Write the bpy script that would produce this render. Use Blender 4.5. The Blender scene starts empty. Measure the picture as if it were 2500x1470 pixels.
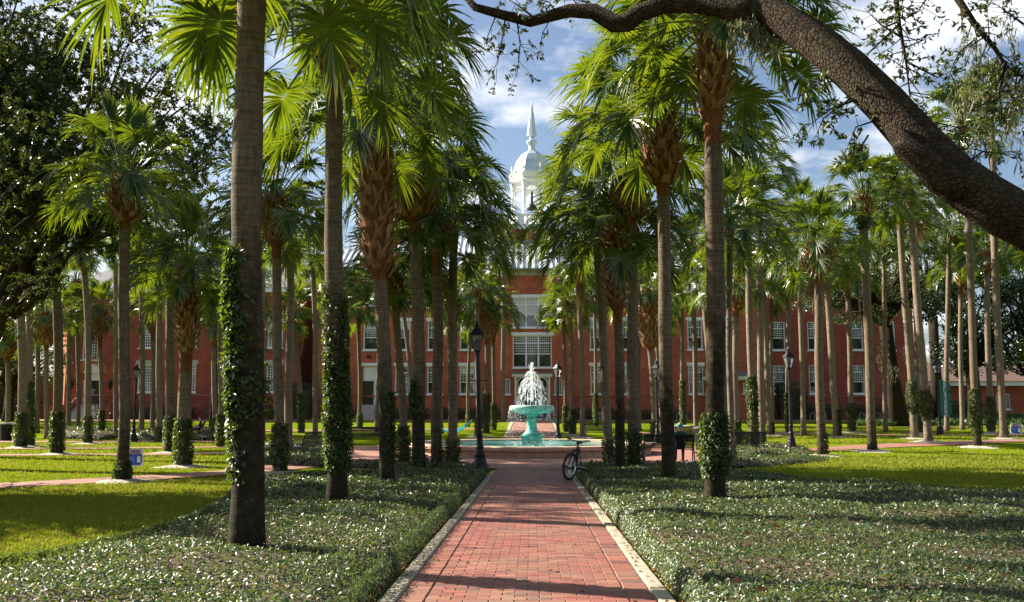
import bpy, bmesh, math, random
import numpy as np
from mathutils import Vector, Matrix

random.seed(11)
rng = np.random.default_rng(11)
S = bpy.context.scene
col = S.collection
R = math.radians

# ------------------------------------------------------------------ camera
FPX, W0, H0, HOR = 2250.0, 2500, 1470, 1000.0       # photo pixels
PITCH = math.atan((HOR - H0 / 2) / FPX)
YAW = math.atan(51 / FPX)
EYE = Vector((0.05, 0.0, 1.78))
cam_d = bpy.data.cameras.new('camera')
cam = bpy.data.objects.new('camera', cam_d)
col.objects.link(cam)
cam.location = EYE
cam.rotation_euler = (R(90) + PITCH, 0, YAW)
cam_d.sensor_width = 36
cam_d.lens = FPX / W0 * 36
cam_d.clip_end = 5000
cam_d.clip_start = 0.05
S.camera = cam
ROT = Matrix.Rotation(YAW, 3, 'Z') @ Matrix.Rotation(R(90) + PITCH, 3, 'X')

# ------------------------------------------------------------------ light
SUN_AZ = R(-68)      # measured from +Y (view), negative = left
SUN_EL = R(32)
sun_to = Vector((math.sin(SUN_AZ) * math.cos(SUN_EL), math.cos(SUN_AZ) * math.cos(SUN_EL), math.sin(SUN_EL)))
world = bpy.data.worlds.new('World')
S.world = world
world.use_nodes = True
wn, wl = world.node_tree.nodes, world.node_tree.links
wn.clear()
w_out = wn.new('ShaderNodeOutputWorld')
w_bg = wn.new('ShaderNodeBackground')
w_bg.inputs['Strength'].default_value = 0.05
sky = wn.new('ShaderNodeTexSky')
sky.sky_type = 'NISHITA'
sky.sun_disc = False
sky.sun_elevation = SUN_EL
sky.sun_rotation = SUN_AZ
sky.air_density = 1.0
sky.dust_density = 1.8
sky.ozone_density = 2.0
tc = wn.new('ShaderNodeTexCoord')
sep = wn.new('ShaderNodeSeparateXYZ')
wl.new(tc.outputs['Generated'], sep.inputs[0])
zz = wn.new('ShaderNodeMath'); zz.operation = 'ADD'; zz.inputs[1].default_value = 0.25
wl.new(sep.outputs['Z'], zz.inputs[0])
cmb = wn.new('ShaderNodeCombineXYZ')
for ax in 'XY':
    dv = wn.new('ShaderNodeMath'); dv.operation = 'DIVIDE'
    wl.new(sep.outputs[ax], dv.inputs[0]); wl.new(zz.outputs[0], dv.inputs[1])
    wl.new(dv.outputs[0], cmb.inputs[ax])
cn = wn.new('ShaderNodeTexNoise')
cn.inputs['Scale'].default_value = 2.3
cn.inputs['Detail'].default_value = 7
cn.inputs['Roughness'].default_value = 0.58
wl.new(cmb.outputs[0], cn.inputs['Vector'])
cr = wn.new('ShaderNodeValToRGB')
cr.color_ramp.elements[0].position = 0.50
cr.color_ramp.elements[1].position = 0.66
wl.new(cn.outputs['Fac'], cr.inputs['Fac'])
cmix = wn.new('ShaderNodeMixRGB')
cmix.inputs['Color2'].default_value = (8.5, 8.7, 9.0, 1)
wl.new(cr.outputs['Color'], cmix.inputs['Fac'])
wl.new(sky.outputs[0], cmix.inputs['Color1'])
wl.new(cmix.outputs[0], w_bg.inputs['Color'])
wl.new(w_bg.outputs[0], w_out.inputs['Surface'])

sun_d = bpy.data.lights.new('sun', 'SUN')
sun_d.energy = 5.0
sun_d.angle = R(0.5)
sun_d.color = (1.0, 0.91, 0.76)
sun = bpy.data.objects.new('sun', sun_d)
col.objects.link(sun)
sun.rotation_euler = sun_to.to_track_quat('Z', 'Y').to_euler()
sun.location = (-20, 20, 40)

S.view_settings.view_transform = 'Standard'
S.view_settings.look = 'None'
S.view_settings.gamma = 1
S.view_settings.use_curve_mapping = False
S.view_settings.exposure = 1.68
S.render.engine = 'CYCLES'
S.cycles.max_bounces = 6
S.cycles.diffuse_bounces = 3
S.cycles.glossy_bounces = 2
S.cycles.transmission_bounces = 3
S.cycles.transparent_max_bounces = 8
S.cycles.caustics_reflective = False
S.cycles.caustics_refractive = False
S.cycles.sample_clamp_indirect = 6.0

# ------------------------------------------------------------------ terrain + pixel helpers
GY = [-60, 4, 7, 14, 21, 27, 55, 78, 84, 3000]
GZ = [.33, .31, .28, .17, .07, 0, 0, .90, .94, .94]


def sstep(t):
    t = np.clip(t, 0, 1)
    return t * t * (3 - 2 * t)


def g(x, y):
    x = np.asarray(x, float); y = np.asarray(y, float)
    z = np.interp(y, GY, GZ)
    return z + 0.35 * sstep((x - 7) / 10) * sstep((y - 34) / 10) * (1 - sstep((y - 55) / 18))


def ray(u, v):
    d = ROT @ Vector(((u - W0 / 2) / FPX, -(v - H0 / 2) / FPX, -1))
    return d


def at(u, v, Y):
    """the point seen at photo pixel (u, v) standing at distance Y along the path"""
    d = ray(u, v)
    t = (Y - EYE.y) / d.y
    return EYE + d * t


def hit(u, v, dz=0.0):
    d = ray(u, v)
    lo = None
    t = 3.0
    while t < 140:
        p = EYE + d * t
        if p.z < float(g(p.x, p.y)) + dz:
            a, b = t - .25, t
            for _ in range(20):
                m = (a + b) / 2
                p = EYE + d * m
                if p.z < float(g(p.x, p.y)) + dz: b = m
                else: a = m
            return EYE + d * b
        t += .25
    return EYE + d * 140


def pxm(Y):
    return FPX / Y


# ------------------------------------------------------------------ materials
MATS = {}


class M:
    """small node-graph helper"""
    def __init__(self, name):
        self.m = bpy.data.materials.new(name)
        self.m.use_nodes = True
        self.n = self.m.node_tree.nodes
        self.l = self.m.node_tree.links
        self.bsdf = self.n['Principled BSDF']
        self.out = self.n['Material Output']
        MATS[name] = self.m

    def new(self, t, **kw):
        nd = self.n.new(t)
        for k, v in kw.items():
            setattr(nd, k, v)
        return nd

    def link(self, a, b):
        self.l.new(a, b)

    def set(self, **kw):
        for k, v in kw.items():
            self.bsdf.inputs[k.replace('_', ' ')].default_value = v
        return self

    def coord(self, which='Object', scale=(1, 1, 1)):
        t = self.new('ShaderNodeTexCoord')
        mp = self.new('ShaderNodeMapping')
        mp.inputs['Scale'].default_value = scale
        self.link(t.outputs[which], mp.inputs['Vector'])
        return mp.outputs['Vector']

    def wcoord(self, scale=(1, 1, 1)):
        t = self.new('ShaderNodeNewGeometry')
        mp = self.new('ShaderNodeMapping')
        mp.inputs['Scale'].default_value = scale
        self.link(t.outputs['Position'], mp.inputs['Vector'])
        return mp.outputs['Vector']

    def noise(self, vec, scale=5, detail=4, rough=.55, dist=0):
        nd = self.new('ShaderNodeTexNoise')
        nd.inputs['Scale'].default_value = scale
        nd.inputs['Detail'].default_value = detail
        nd.inputs['Roughness'].default_value = rough
        nd.inputs['Distortion'].default_value = dist
        if vec is not None: self.link(vec, nd.inputs['Vector'])
        return nd.outputs['Fac']

    def ramp(self, fac, stops, interp='LINEAR'):
        nd = self.new('ShaderNodeValToRGB')
        cr = nd.color_ramp
        cr.interpolation = interp
        while len(cr.elements) < len(stops):
            cr.elements.new(.5)
        for e, (p, c) in zip(cr.elements, stops):
            e.position = p
            e.color = c if len(c) == 4 else (*c, 1)
        self.link(fac, nd.inputs['Fac'])
        return nd.outputs['Color']

    def mix(self, fac, a, b, mode='MIX'):
        nd = self.new('ShaderNodeMixRGB', blend_type=mode)
        for key, v in (('Fac', fac), ('Color1', a), ('Color2', b)):
            if hasattr(v, 'is_output') or isinstance(v, bpy.types.NodeSocket): self.link(v, nd.inputs[key])
            elif key == 'Fac': nd.inputs[key].default_value = v
            else: nd.inputs[key].default_value = (*v, 1) if len(v) == 3 else v
        return nd.outputs['Color']

    def math(self, op, a, b=None):
        nd = self.new('ShaderNodeMath', operation=op)
        for i, v in enumerate((a, b)):
            if v is None: continue
            if isinstance(v, bpy.types.NodeSocket): self.link(v, nd.inputs[i])
            else: nd.inputs[i].default_value = v
        return nd.outputs[0]

    def bump(self, h, strength=.4, dist=.02):
        nd = self.new('ShaderNodeBump')
        nd.inputs['Strength'].default_value = strength
        nd.inputs['Distance'].default_value = dist
        self.link(h, nd.inputs['Height'])
        self.link(nd.outputs[0], self.bsdf.inputs['Normal'])
        return nd.outputs[0]

    def color(self, sock):
        self.link(sock, self.bsdf.inputs['Base Color'])
        return self

    def rand(self):
        """0..1, different for every object and every loose piece of a mesh"""
        o = self.new('ShaderNodeObjectInfo')
        q = self.new('ShaderNodeNewGeometry')
        a = self.math('ADD', o.outputs['Random'], q.outputs['Random Per Island'])
        return self.math('FRACT', a)


def plain(name, c, rough=.6, metal=0.0, spec=.5, noise=.12, nscale=6, bump=0):
    m = M(name)
    vec = m.coord('Object')
    f = m.noise(vec, nscale, 5)
    dark = tuple(x * (1 - noise * 1.6) for x in c)
    lite = tuple(min(1, x * (1 + noise)) for x in c)
    m.color(m.ramp(f, [(.3, dark), (.7, lite)]))
    m.set(Roughness=rough, Metallic=metal, Specular_IOR_Level=spec)
    if bump: m.bump(f, bump)
    return m.m


def leafmat(name, cols, trans=.4, tcol=None, rough=.35, spec=.5):
    m = M(name)
    r = m.rand()
    n = len(cols)
    c = m.ramp(r, [(i / max(1, n - 1), cc) for i, cc in enumerate(cols)])
    m.color(c)
    m.set(Roughness=rough, Specular_IOR_Level=spec)
    t = m.new('ShaderNodeBsdfTranslucent')
    if tcol is None: tcol = (1.6, 1.5, .5)
    tc2 = m.mix(1.0, c, tcol, 'MULTIPLY')
    m.link(tc2, t.inputs['Color'])
    mx = m.new('ShaderNodeMixShader')
    mx.inputs[0].default_value = trans
    m.link(m.bsdf.outputs[0], mx.inputs[1])
    m.link(t.outputs[0], mx.inputs[2])
    m.link(mx.outputs[0], m.out.inputs['Surface'])
    return m.m


# --- brick paving
m = M('paver_brick')
r = m.rand()
c = m.ramp(r, [(0, (.23, .074, .058)), (.2, (.30, .105, .08)), (.4, (.19, .055, .046)), (.55, (.25, .11, .082)),
               (.72, (.14, .055, .055)), (.86, (.33, .14, .10)), (1, (.20, .08, .066))])
v = m.wcoord()
f = m.noise(v, 30, 6, .7)
c2 = m.mix(.5, c, m.ramp(f, [(.3, (.55, .5, .48)), (.7, (1.15, 1.1, 1.05))]), 'MULTIPLY')
f2 = m.noise(v, 1.3, 4)
c3 = m.mix(m.ramp(f2, [(.45, (0, 0, 0)), (.75, (.45, .45, .45))]), c2, (.20, .17, .10))
m.color(c3)
m.set(Roughness=.62, Specular_IOR_Level=.45)
m.bump(f, .5, .004)
PAVER = m.m

m = M('paver_sheet')      # paving too far away to tell the bricks apart
v = m.wcoord()
b = m.new('ShaderNodeTexBrick')
b.offset = .5
b.inputs['Scale'].default_value = 1
b.inputs['Brick Width'].default_value = .205
b.inputs['Row Height'].default_value = .103
b.inputs['Mortar Size'].default_value = .006
b.inputs['Color1'].default_value = (.34, .135, .10, 1)
b.inputs['Color2'].default_value = (.25, .095, .07, 1)
b.inputs['Mortar'].default_value = (.25, .19, .13, 1)
m.link(v, b.inputs['Vector'])
f2 = m.noise(v, .9, 5)
m.color(m.mix(m.ramp(f2, [(.4, (0, 0, 0)), (.8, (.5, .5, .5))]), b.outputs['Color'], (.20, .15, .10)))
m.set(Roughness=.7)
PAVESHEET = m.m

m = M('joint_sand')
v = m.wcoord()
m.color(m.ramp(m.noise(v, 60, 5, .7), [(.3, (.12, .085, .05)), (.7, (.42, .34, .22))]))
m.set(Roughness=.95)
SANDJ = m.m

m = M('kerb_concrete')
v = m.wcoord()
f = m.noise(v, 14, 7, .7)
f2 = m.noise(v, 2.0, 4)
c = m.ramp(f, [(.25, (.22, .19, .13)), (.6, (.38, .34, .26)), (.85, (.46, .42, .33))])
m.color(m.mix(m.ramp(f2, [(.4, (0, 0, 0)), (.75, (.6, .6, .6))]), c, (.26, .23, .15)))
m.set(Roughness=.85)
m.bump(f, .4, .006)
KERB = m.m

# --- lawn
m = M('lawn')
v = m.wcoord()
f1 = m.noise(v, .22, 4)
f2 = m.noise(v, 2.2, 5, .65)
f3 = m.noise(v, 70, 3, .8)
c = m.ramp(f2, [(.3, (.105, .165, .008)), (.55, (.155, .205, .010)), (.75, (.205, .235, .016))])
c = m.mix(m.ramp(f1, [(.54, (0, 0, 0)), (.74, (.55, .55, .55))]), c, (.24, .20, .045))
c = m.mix(.55, c, m.ramp(f3, [(.3, (.45, .5, .4)), (.7, (1.45, 1.4, 1.3))]), 'MULTIPLY')
m.color(c)
m.set(Roughness=1.0, Specular_IOR_Level=.0)
m.bump(f3, .9, .03)
LAWN = m.m

m = M('soil')
v = m.wcoord()
m.color(m.ramp(m.noise(v, 25, 6, .7), [(.3, (.035, .025, .015)), (.6, (.10, .06, .035)), (.8, (.17, .09, .05))]))
m.set(Roughness=.95)
m.bump(m.noise(v, 40, 4), .8, .02)
SOIL = m.m
m = M('pine_straw')
v = m.wcoord((1, 1, 1))
m.color(m.ramp(m.noise(v, 35, 6, .8), [(.3, (.10, .04, .02)), (.55, (.26, .11, .05)), (.8, (.38, .2, .1))]))
m.set(Roughness=.9)
STRAW = m.m
m = M('white_sand')
v = m.wcoord()
f = m.noise(v, 18, 6, .7)
m.color(m.ramp(f, [(.3, (.24, .21, .16)), (.65, (.44, .40, .33))]))
m.set(Roughness=.95)
m.bump(f, .6, .02)
SAND = m.m

LEAF_JAS = leafmat('jasmine_leaf', [(.028, .060, .028), (.045, .085, .036), (.075, .115, .045), (.034, .070, .032), (.12, .15, .07), (.14, .13, .06)], .3, (2.0, 1.9, .7), .40, .7)
LEAF_IVY = leafmat('ivy_leaf', [(.018, .040, .010), (.035, .07, .012), (.065, .10, .014), (.03, .055, .012)], .45, (2.2, 2.0, .5), .4)
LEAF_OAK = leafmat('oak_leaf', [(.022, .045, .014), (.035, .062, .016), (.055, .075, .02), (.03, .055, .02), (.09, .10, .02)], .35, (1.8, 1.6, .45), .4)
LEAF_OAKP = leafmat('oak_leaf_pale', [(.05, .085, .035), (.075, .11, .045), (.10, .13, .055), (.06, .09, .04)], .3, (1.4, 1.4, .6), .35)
LEAF_MAG = leafmat('magnolia_leaf', [(.012, .035, .012), (.02, .05, .016), (.03, .06, .02)], .1, (1.4, 1.4, .5), .18, .9)
LEAF_BUSH = leafmat('bush_leaf', [(.018, .045, .012), (.03, .065, .016), (.045, .08, .02)], .2, (1.5, 1.5, .5), .4)
LEAF_GRASS = leafmat('grass_blade', [(.13, .18, .012), (.18, .215, .014), (.23, .24, .025), (.28, .23, .07)], .4, (1.3, 1.3, .7), .6, .2)
LEAF_DRY = leafmat('dry_leaf', [(.16, .075, .03), (.26, .13, .05), (.12, .055, .025), (.33, .2, .09)], .15, (1.2, 1, .6), .7, .2)
LEAF_LIR = leafmat('liriope_blade', [(.035, .08, .025), (.06, .12, .04), (.09, .15, .06)], .3, (1.5, 1.4, .5), .35)
FROND = leafmat('palm_frond', [(.026, .066, .020), (.036, .085, .022), (.058, .105, .022), (.030, .075, .028)], .36, (4.6, 2.9, .30), .30, .75)
FROND_Y = leafmat('palm_frond_old', [(.12, .085, .035), (.16, .11, .05), (.09, .075, .03)], .3, (1.4, 1.2, .5), .5)
MOSS = leafmat('spanish_moss', [(.20, .21, .15), (.28, .28, .20), (.15, .16, .11)], .4, (1.2, 1.1, .8), .9, .1)


def trunkmat(name, stain, dk=1.0):
    m = M(name)
    v = m.coord('Object')
    ring = m.coord('Object', (1.2, 1.2, 22))
    f_ring = m.noise(ring, 1.6, 4, .6, .4)
    f_fine = m.noise(m.coord('Object', (22, 22, 5)), 1, 5, .7)
    f_big = m.noise(v, 1.1, 4)
    c = m.ramp(f_ring, [(.25, (.10, .072, .052)), (.5, (.20, .155, .12)), (.75, (.27, .22, .175))])
    c = m.mix(.7, c, m.ramp(f_fine, [(.3, (.28, .26, .24)), (.55, (.95, .92, .9)), (.75, (1.35, 1.3, 1.25))]), 'MULTIPLY')
    # lichen and moss growth
    f_m = m.noise(v, 2.3, 5, .65)
    c = m.mix(m.ramp(f_m, [(.55, (0, 0, 0)), (.7, (.55, .55, .55))]), c, (.075, .075, .018))
    f_l = m.noise(v, 11, 4, .6)
    if stain:
        sp = m.new('ShaderNodeSeparateXYZ')
        m.link(v, sp.inputs[0])
        h = m.math('SUBTRACT', stain, sp.outputs['Z'])
        h = m.math('ADD', h, m.math('MULTIPLY', m.math('SUBTRACT', m.noise(v, 3.0, 6, .75), .5), 4.5))
        k = m.new('ShaderNodeMapRange')
        k.inputs['From Min'].default_value = -.7
        k.inputs['From Max'].default_value = .8
        k.inputs['To Max'].default_value = .93
        m.link(h, k.inputs['Value'])
        c = m.mix(k.outputs[0], c, m.mix(m.ramp(f_l, [(.4, (0, 0, 0)), (.6, (1, 1, 1))]), (.016, .014, .009), (.045, .042, .018)))
    c = m.mix(m.ramp(f_l, [(.66, (0, 0, 0)), (.74, (.5, .5, .5))]), c, (.30, .30, .24))
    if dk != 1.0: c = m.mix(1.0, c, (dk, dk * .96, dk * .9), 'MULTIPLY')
    m.color(c)
    m.set(Roughness=.9, Specular_IOR_Level=.15)
    hh = m.mix(.5, f_ring, f_fine)
    m.bump(hh, .8, .025)
    return m.m


TRUNKS = {0: trunkmat('palm_trunk_clean', 0), 1: trunkmat('palm_trunk_stained', 1.2, .8), 2: trunkmat('palm_trunk_mossy', 2.4, .8), 3: trunkmat('palm_trunk_stain_shade', 3.2, .62)}  # last one: real stain, darkened further to paint in the nearest trunks' shade
m = M('palm_boot')
v = m.coord('Object', (6, 6, 6))
r = m.rand()
c = m.ramp(r, [(0, (.20, .105, .05)), (.35, (.30, .18, .10)), (.6, (.25, .12, .055)), (.8, (.36, .26, .17)), (1, (.16, .085, .045))])
f = m.noise(m.coord('Object', (30, 30, 4)), 1, 5, .7)
m.color(m.mix(.7, c, m.ramp(f, [(.3, (.5, .48, .45)), (.7, (1.2, 1.2, 1.2))]), 'MULTIPLY'))
m.set(Roughness=.85, Specular_IOR_Level=.2)
BOOT = m.m
m = M('palm_fibre')
f = m.noise(m.coord('Object', (14, 14, 5)), 1.5, 6, .75)
m.color(m.ramp(f, [(.3, (.06, .028, .014)), (.55, (.20, .085, .035)), (.8, (.33, .15, .065))]))
m.set(Roughness=.95, Specular_IOR_Level=.1)
m.bump(f, 1, .05)
FIBRE = m.m
PETIOLE = plain('palm_petiole', (.14, .19, .05), .45, noise=.3)

m = M('oak_bark')
v = m.coord('Object', (1, 1, 1))
f = m.noise(v, 9, 8, .75, .6)
f2 = m.noise(v, 2.0, 5)
vo = m.new('ShaderNodeTexVoronoi', feature='DISTANCE_TO_EDGE')
vo.inputs['Scale'].default_value = 24
m.link(m.mix(.12, v, m.new('ShaderNodeTexNoise').outputs['Color']), vo.inputs['Vector'])
c = m.ramp(f, [(.28, (.018, .012, .009)), (.5, (.055, .038, .028)), (.72, (.13, .10, .075))])
c = m.mix(m.ramp(f2, [(.5, (0, 0, 0)), (.7, (.5, .5, .5))]), c, (.075, .07, .035))
m.color(c)
m.set(Roughness=.95, Specular_IOR_Level=.1)
m.bump(m.mix(.45, f, m.ramp(vo.outputs['Distance'], [(0, (0, 0, 0)), (.2, (1, 1, 1))])), 1.0, .09)
BARK = m.m


def brickwall(name, c1, c2, mortar):
    m = M(name)
    t = m.new('ShaderNodeTexCoord')
    sp = m.new('ShaderNodeSeparateXYZ')
    m.link(t.outputs['Object'], sp.inputs[0])
    cb = m.new('ShaderNodeCombineXYZ')
    m.link(m.math('ADD', sp.outputs['X'], sp.outputs['Y']), cb.inputs['X'])
    m.link(sp.outputs['Z'], cb.inputs['Y'])
    b = m.new('ShaderNodeTexBrick')
    b.inputs['Scale'].default_value = 1
    b.inputs['Brick Width'].default_value = .22
    b.inputs['Row Height'].default_value = .075
    b.inputs['Mortar Size'].default_value = .006
    b.inputs['Bias'].default_value = -.1
    b.inputs['Color1'].default_value = (*c1, 1)
    b.inputs['Color2'].default_value = (*c2, 1)
    b.inputs['Mortar'].default_value = (*mortar, 1)
    m.link(cb.outputs[0], b.inputs['Vector'])
    f = m.noise(m.coord('Object'), .6, 6, .65)
    f2 = m.noise(m.coord('Object', (.6, .6, 5)), 1.5, 5, .7)
    c = m.mix(.75, b.outputs['Color'], m.ramp(f, [(.3, (.6, .56, .55)), (.7, (1.2, 1.2, 1.15))]), 'MULTIPLY')
    c = m.mix(.6, c, m.ramp(f2, [(.3, (.65, .6, .6)), (.7, (1.2, 1.2, 1.2))]), 'MULTIPLY')
    m.color(c)
    m.set(Roughness=.85, Specular_IOR_Level=.2)
    return m.m


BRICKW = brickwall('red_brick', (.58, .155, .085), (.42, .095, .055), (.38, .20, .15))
BRICKD = brickwall('shaded_dark_brick', (.42, .10, .072), (.31, .065, .05), (.30, .14, .11))  # darker copy of the red brick, the wings' shade put into its colour
BRICKO = brickwall('sunlit_orange_brick', (.56, .20, .075), (.46, .14, .055), (.36, .2, .12))  # orange holds the sunlight of the corner strips in the brick colour
WHITE = plain('white_paint', (.84, .85, .86), .5, noise=.06)
STONE = plain('pale_stone', (.50, .46, .40), .8, noise=.15)
m = M('metal_roof')
v = m.coord('Object')
m.color(m.ramp(m.noise(v, 1.5, 5), [(.3, (.60, .65, .69)), (.7, (.74, .79, .82))]))
m.set(Roughness=.45, Metallic=.1)
ROOF = m.m
SLATE = plain('slate_shingle', (.16, .16, .18), .7)
m = M('window_glass')
v = m.coord('Object')
m.color(m.ramp(m.noise(v, .8, 3), [(.4, (.012, .016, .018)), (.65, (.05, .055, .055))]))
m.set(Roughness=.04, Specular_IOR_Level=.9, IOR=1.6)
m.bump(m.noise(v, 1.4, 2), .08, .05)
GLASS = m.m
BLIND = plain('window_blind', (.62, .64, .64), .7, noise=.05)
DOORM = plain('dark_door', (.035, .022, .018), .45, noise=.2)
BLACK = plain('black_metal', (.009, .010, .013), .48, .1, spec=.35, noise=.25, nscale=20)
GALV = plain('galvanised_steel', (.34, .36, .38), .35, .8)
CHROME = plain('chrome_steel', (.62, .63, .65), .18, 1.0, noise=.04)
RUBBER = plain('tyre_rubber', (.016, .015, .015), .75)
SILVER = plain('silver_paint', (.30, .31, .34), .3, .6)
m = M('lantern_glass')
m.color(m.ramp(m.noise(m.coord('Object'), 9, 3), [(.3, (.6, .62, .62)), (.7, (.75, .76, .76))]))
m.set(Roughness=.12, Transmission_Weight=.85, IOR=1.2)
LGLASS = m.m
TEAL = plain('verdigris_paint', (.12, .42, .36), .6, noise=.35, nscale=5)
TEALP = plain('pale_verdigris', (.32, .52, .44), .6, noise=.35, nscale=6)
m = M('basin_stone')
v = m.coord('Object')
f = m.noise(v, 3, 7, .7)
c = m.ramp(f, [(.3, (.36, .22, .145)), (.55, (.50, .335, .235)), (.8, (.58, .43, .33))])
m.color(c)
m.set(Roughness=.8)
m.bump(f, .3, .01)
BASIN = m.m
m = M('pool_water')
v = m.wcoord()
f = m.noise(v, 5, 4, .6, .3)
m.color(m.ramp(f, [(.35, (.02, .26, .27)), (.7, (.08, .42, .40))]))
m.set(Roughness=.05, Specular_IOR_Level=.6)
m.bump(f, .5, .06)
WATER = m.m
m = M('water_spray')
m.set(Base_Color=(.93, .96, 1, 1), Roughness=.15, Specular_IOR_Level=.8)
t = m.new('ShaderNodeBsdfTranslucent')
t.inputs['Color'].default_value = (.95, .97, 1, 1)
mx = m.new('ShaderNodeMixShader'); mx.inputs[0].default_value = .55
m.link(m.bsdf.outputs[0], mx.inputs[1]); m.link(t.outputs[0], mx.inputs[2])
tp = m.new('ShaderNodeBsdfTransparent')
mx2 = m.new('ShaderNodeMixShader'); mx2.inputs[0].default_value = .4
m.link(mx.outputs[0], mx2.inputs[1]); m.link(tp.outputs[0], mx2.inputs[2])
m.link(mx2.outputs[0], m.out.inputs['Surface'])
SPRAY = m.m
SIGNB = plain('sign_blue', (.012, .07, .42), .45, noise=.08)
SIGNW = plain('sign_white', (.68, .70, .78), .5, noise=.04)
SIGNO = plain('sign_orange', (.75, .42, .06), .5, noise=.03)
SIGNL = plain('sign_light_blue', (.25, .42, .75), .5, noise=.03)
BANNER = plain('banner_green', (.012, .12, .105), .6, noise=.1)
SKIN = plain('skin', (.46, .25, .17), .55, noise=.08)
m = M('hammock_cloth')
t = m.coord('UV')
sp = m.new('ShaderNodeSeparateXYZ')
m.link(t, sp.inputs[0])
cc = m.ramp(sp.outputs['Y'], [(0, (.01, .22, .38)), (.33, (.20, .62, .03)), (.66, (.01, .25, .42))], 'CONSTANT')
m.color(cc); m.set(Roughness=.6)
tr = m.new('ShaderNodeBsdfTranslucent'); m.link(cc, tr.inputs['Color'])
mx = m.new('ShaderNodeMixShader'); mx.inputs[0].default_value = .4
m.link(m.bsdf.outputs[0], mx.inputs[1]); m.link(tr.outputs[0], mx.inputs[2]); m.link(mx.outputs[0], m.out.inputs['Surface'])
HAMMOCK = m.m


# ------------------------------------------------------------------ mesh helpers
def link(o, parent=None):
    col.objects.link(o)
    if parent is not None: o.parent = parent
    return o


def tag(o, label=None, cat=None, group=None, kind=None):
    if label: o['label'] = label
    if cat: o['category'] = cat
    if group: o['group'] = group
    if kind: o['kind'] = kind
    return o


def empty(name, loc=(0, 0, 0), rz=0, label=None, cat=None, group=None):
    o = bpy.data.objects.new(name, None)
    o.empty_display_size = .2
    o.location = loc
    o.rotation_euler = (0, 0, rz)
    link(o)
    return tag(o, label, cat, group)


def copy_tree(o, parent=None):
    c = o.copy()
    col.objects.link(c)
    c.parent = parent
    for ch in o.children:
        copy_tree(ch, c)
    return c


def np_mesh(name, V, F, mat, parent=None, smooth=False):
    me = bpy.data.meshes.new(name)
    V = np.asarray(V, np.float32); F = np.asarray(F, np.int32)
    k = F.shape[1]
    me.vertices.add(len(V)); me.vertices.foreach_set('co', V.ravel())
    me.loops.add(F.size); me.loops.foreach_set('vertex_index', F.ravel())
    me.polygons.add(len(F))
    me.polygons.foreach_set('loop_start', np.arange(0, F.size, k, dtype=np.int32))
    if smooth: me.polygons.foreach_set('use_smooth', np.ones(len(F), bool))
    me.update(calc_edges=True)
    me.materials.append(mat)
    return link(bpy.data.objects.new(name, me), parent)


class MB:
    def __init__(self):
        self.v, self.f = [], []

    def add(self, vs, fs):
        n = len(self.v)
        self.v += [tuple(p) for p in vs]
        self.f += [tuple(i + n for i in q) for q in fs]
        return self

    def box(self, x0, x1, y0, y1, z0, z1):
        return self.add([(x0, y0, z0), (x1, y0, z0), (x1, y1, z0), (x0, y1, z0), (x0, y0, z1), (x1, y0, z1), (x1, y1, z1), (x0, y1, z1)],
                        [(0, 3, 2, 1), (4, 5, 6, 7), (0, 1, 5, 4), (1, 2, 6, 5), (2, 3, 7, 6), (3, 0, 4, 7)])

    def tube(self, pts, rad, n=8, caps=True):
        pts = [Vector(p) for p in pts]
        if not hasattr(rad, '__len__'): rad = [rad] * len(pts)
        vs, fs = [], []
        t0 = (pts[1] - pts[0]).normalized()
        a = Vector((0, 0, 1)) if abs(t0.z) < .9 else Vector((1, 0, 0))
        u = t0.cross(a).normalized()
        for i, p in enumerate(pts):
            t = (pts[min(i + 1, len(pts) - 1)] - pts[max(i - 1, 0)]).normalized()
            u = (u - t * u.dot(t)).normalized()
            w = t.cross(u)
            for k in range(n):
                an = 2 * math.pi * k / n
                vs.append(p + (u * math.cos(an) + w * math.sin(an)) * rad[i])
        for i in range(len(pts) - 1):
            for k in range(n):
                fs.append((i * n + k, i * n + (k + 1) % n, (i + 1) * n + (k + 1) % n, (i + 1) * n + k))
        if caps:
            fs.append(tuple(range(n - 1, -1, -1)))
            fs.append(tuple((len(pts) - 1) * n + k for k in range(n)))
        return self.add(vs, fs)

    def lathe(self, prof, n=16, c=(0, 0, 0), caps=True, ph=0):
        vs, fs = [], []
        for r_, z in prof:
            for k in range(n):
                an = 2 * math.pi * k / n + ph
                vs.append((c[0] + r_ * math.cos(an), c[1] + r_ * math.sin(an), c[2] + z))
        for i in range(len(prof) - 1):
            for k in range(n):
                fs.append((i * n + k, i * n + (k + 1) % n, (i + 1) * n + (k + 1) % n, (i + 1) * n + k))
        if caps:
            fs.append(tuple(range(n - 1, -1, -1)))
            fs.append(tuple((len(prof) - 1) * n + k for k in range(n)))
        return self.add(vs, fs)

    def build(self, name, mat, parent=None, smooth=False, loc=None):
        me = bpy.data.meshes.new(name)
        me.from_pydata(self.v, [], self.f)
        if smooth:
            me.polygons.foreach_set('use_smooth', [True] * len(me.polygons))
        me.materials.append(mat)
        me.update()
        o = link(bpy.data.objects.new(name, me), parent)
        if loc is not None: o.location = loc
        return o


def unit(a):
    return a / np.maximum(np.linalg.norm(a, axis=1, keepdims=True), 1e-9)


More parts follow.
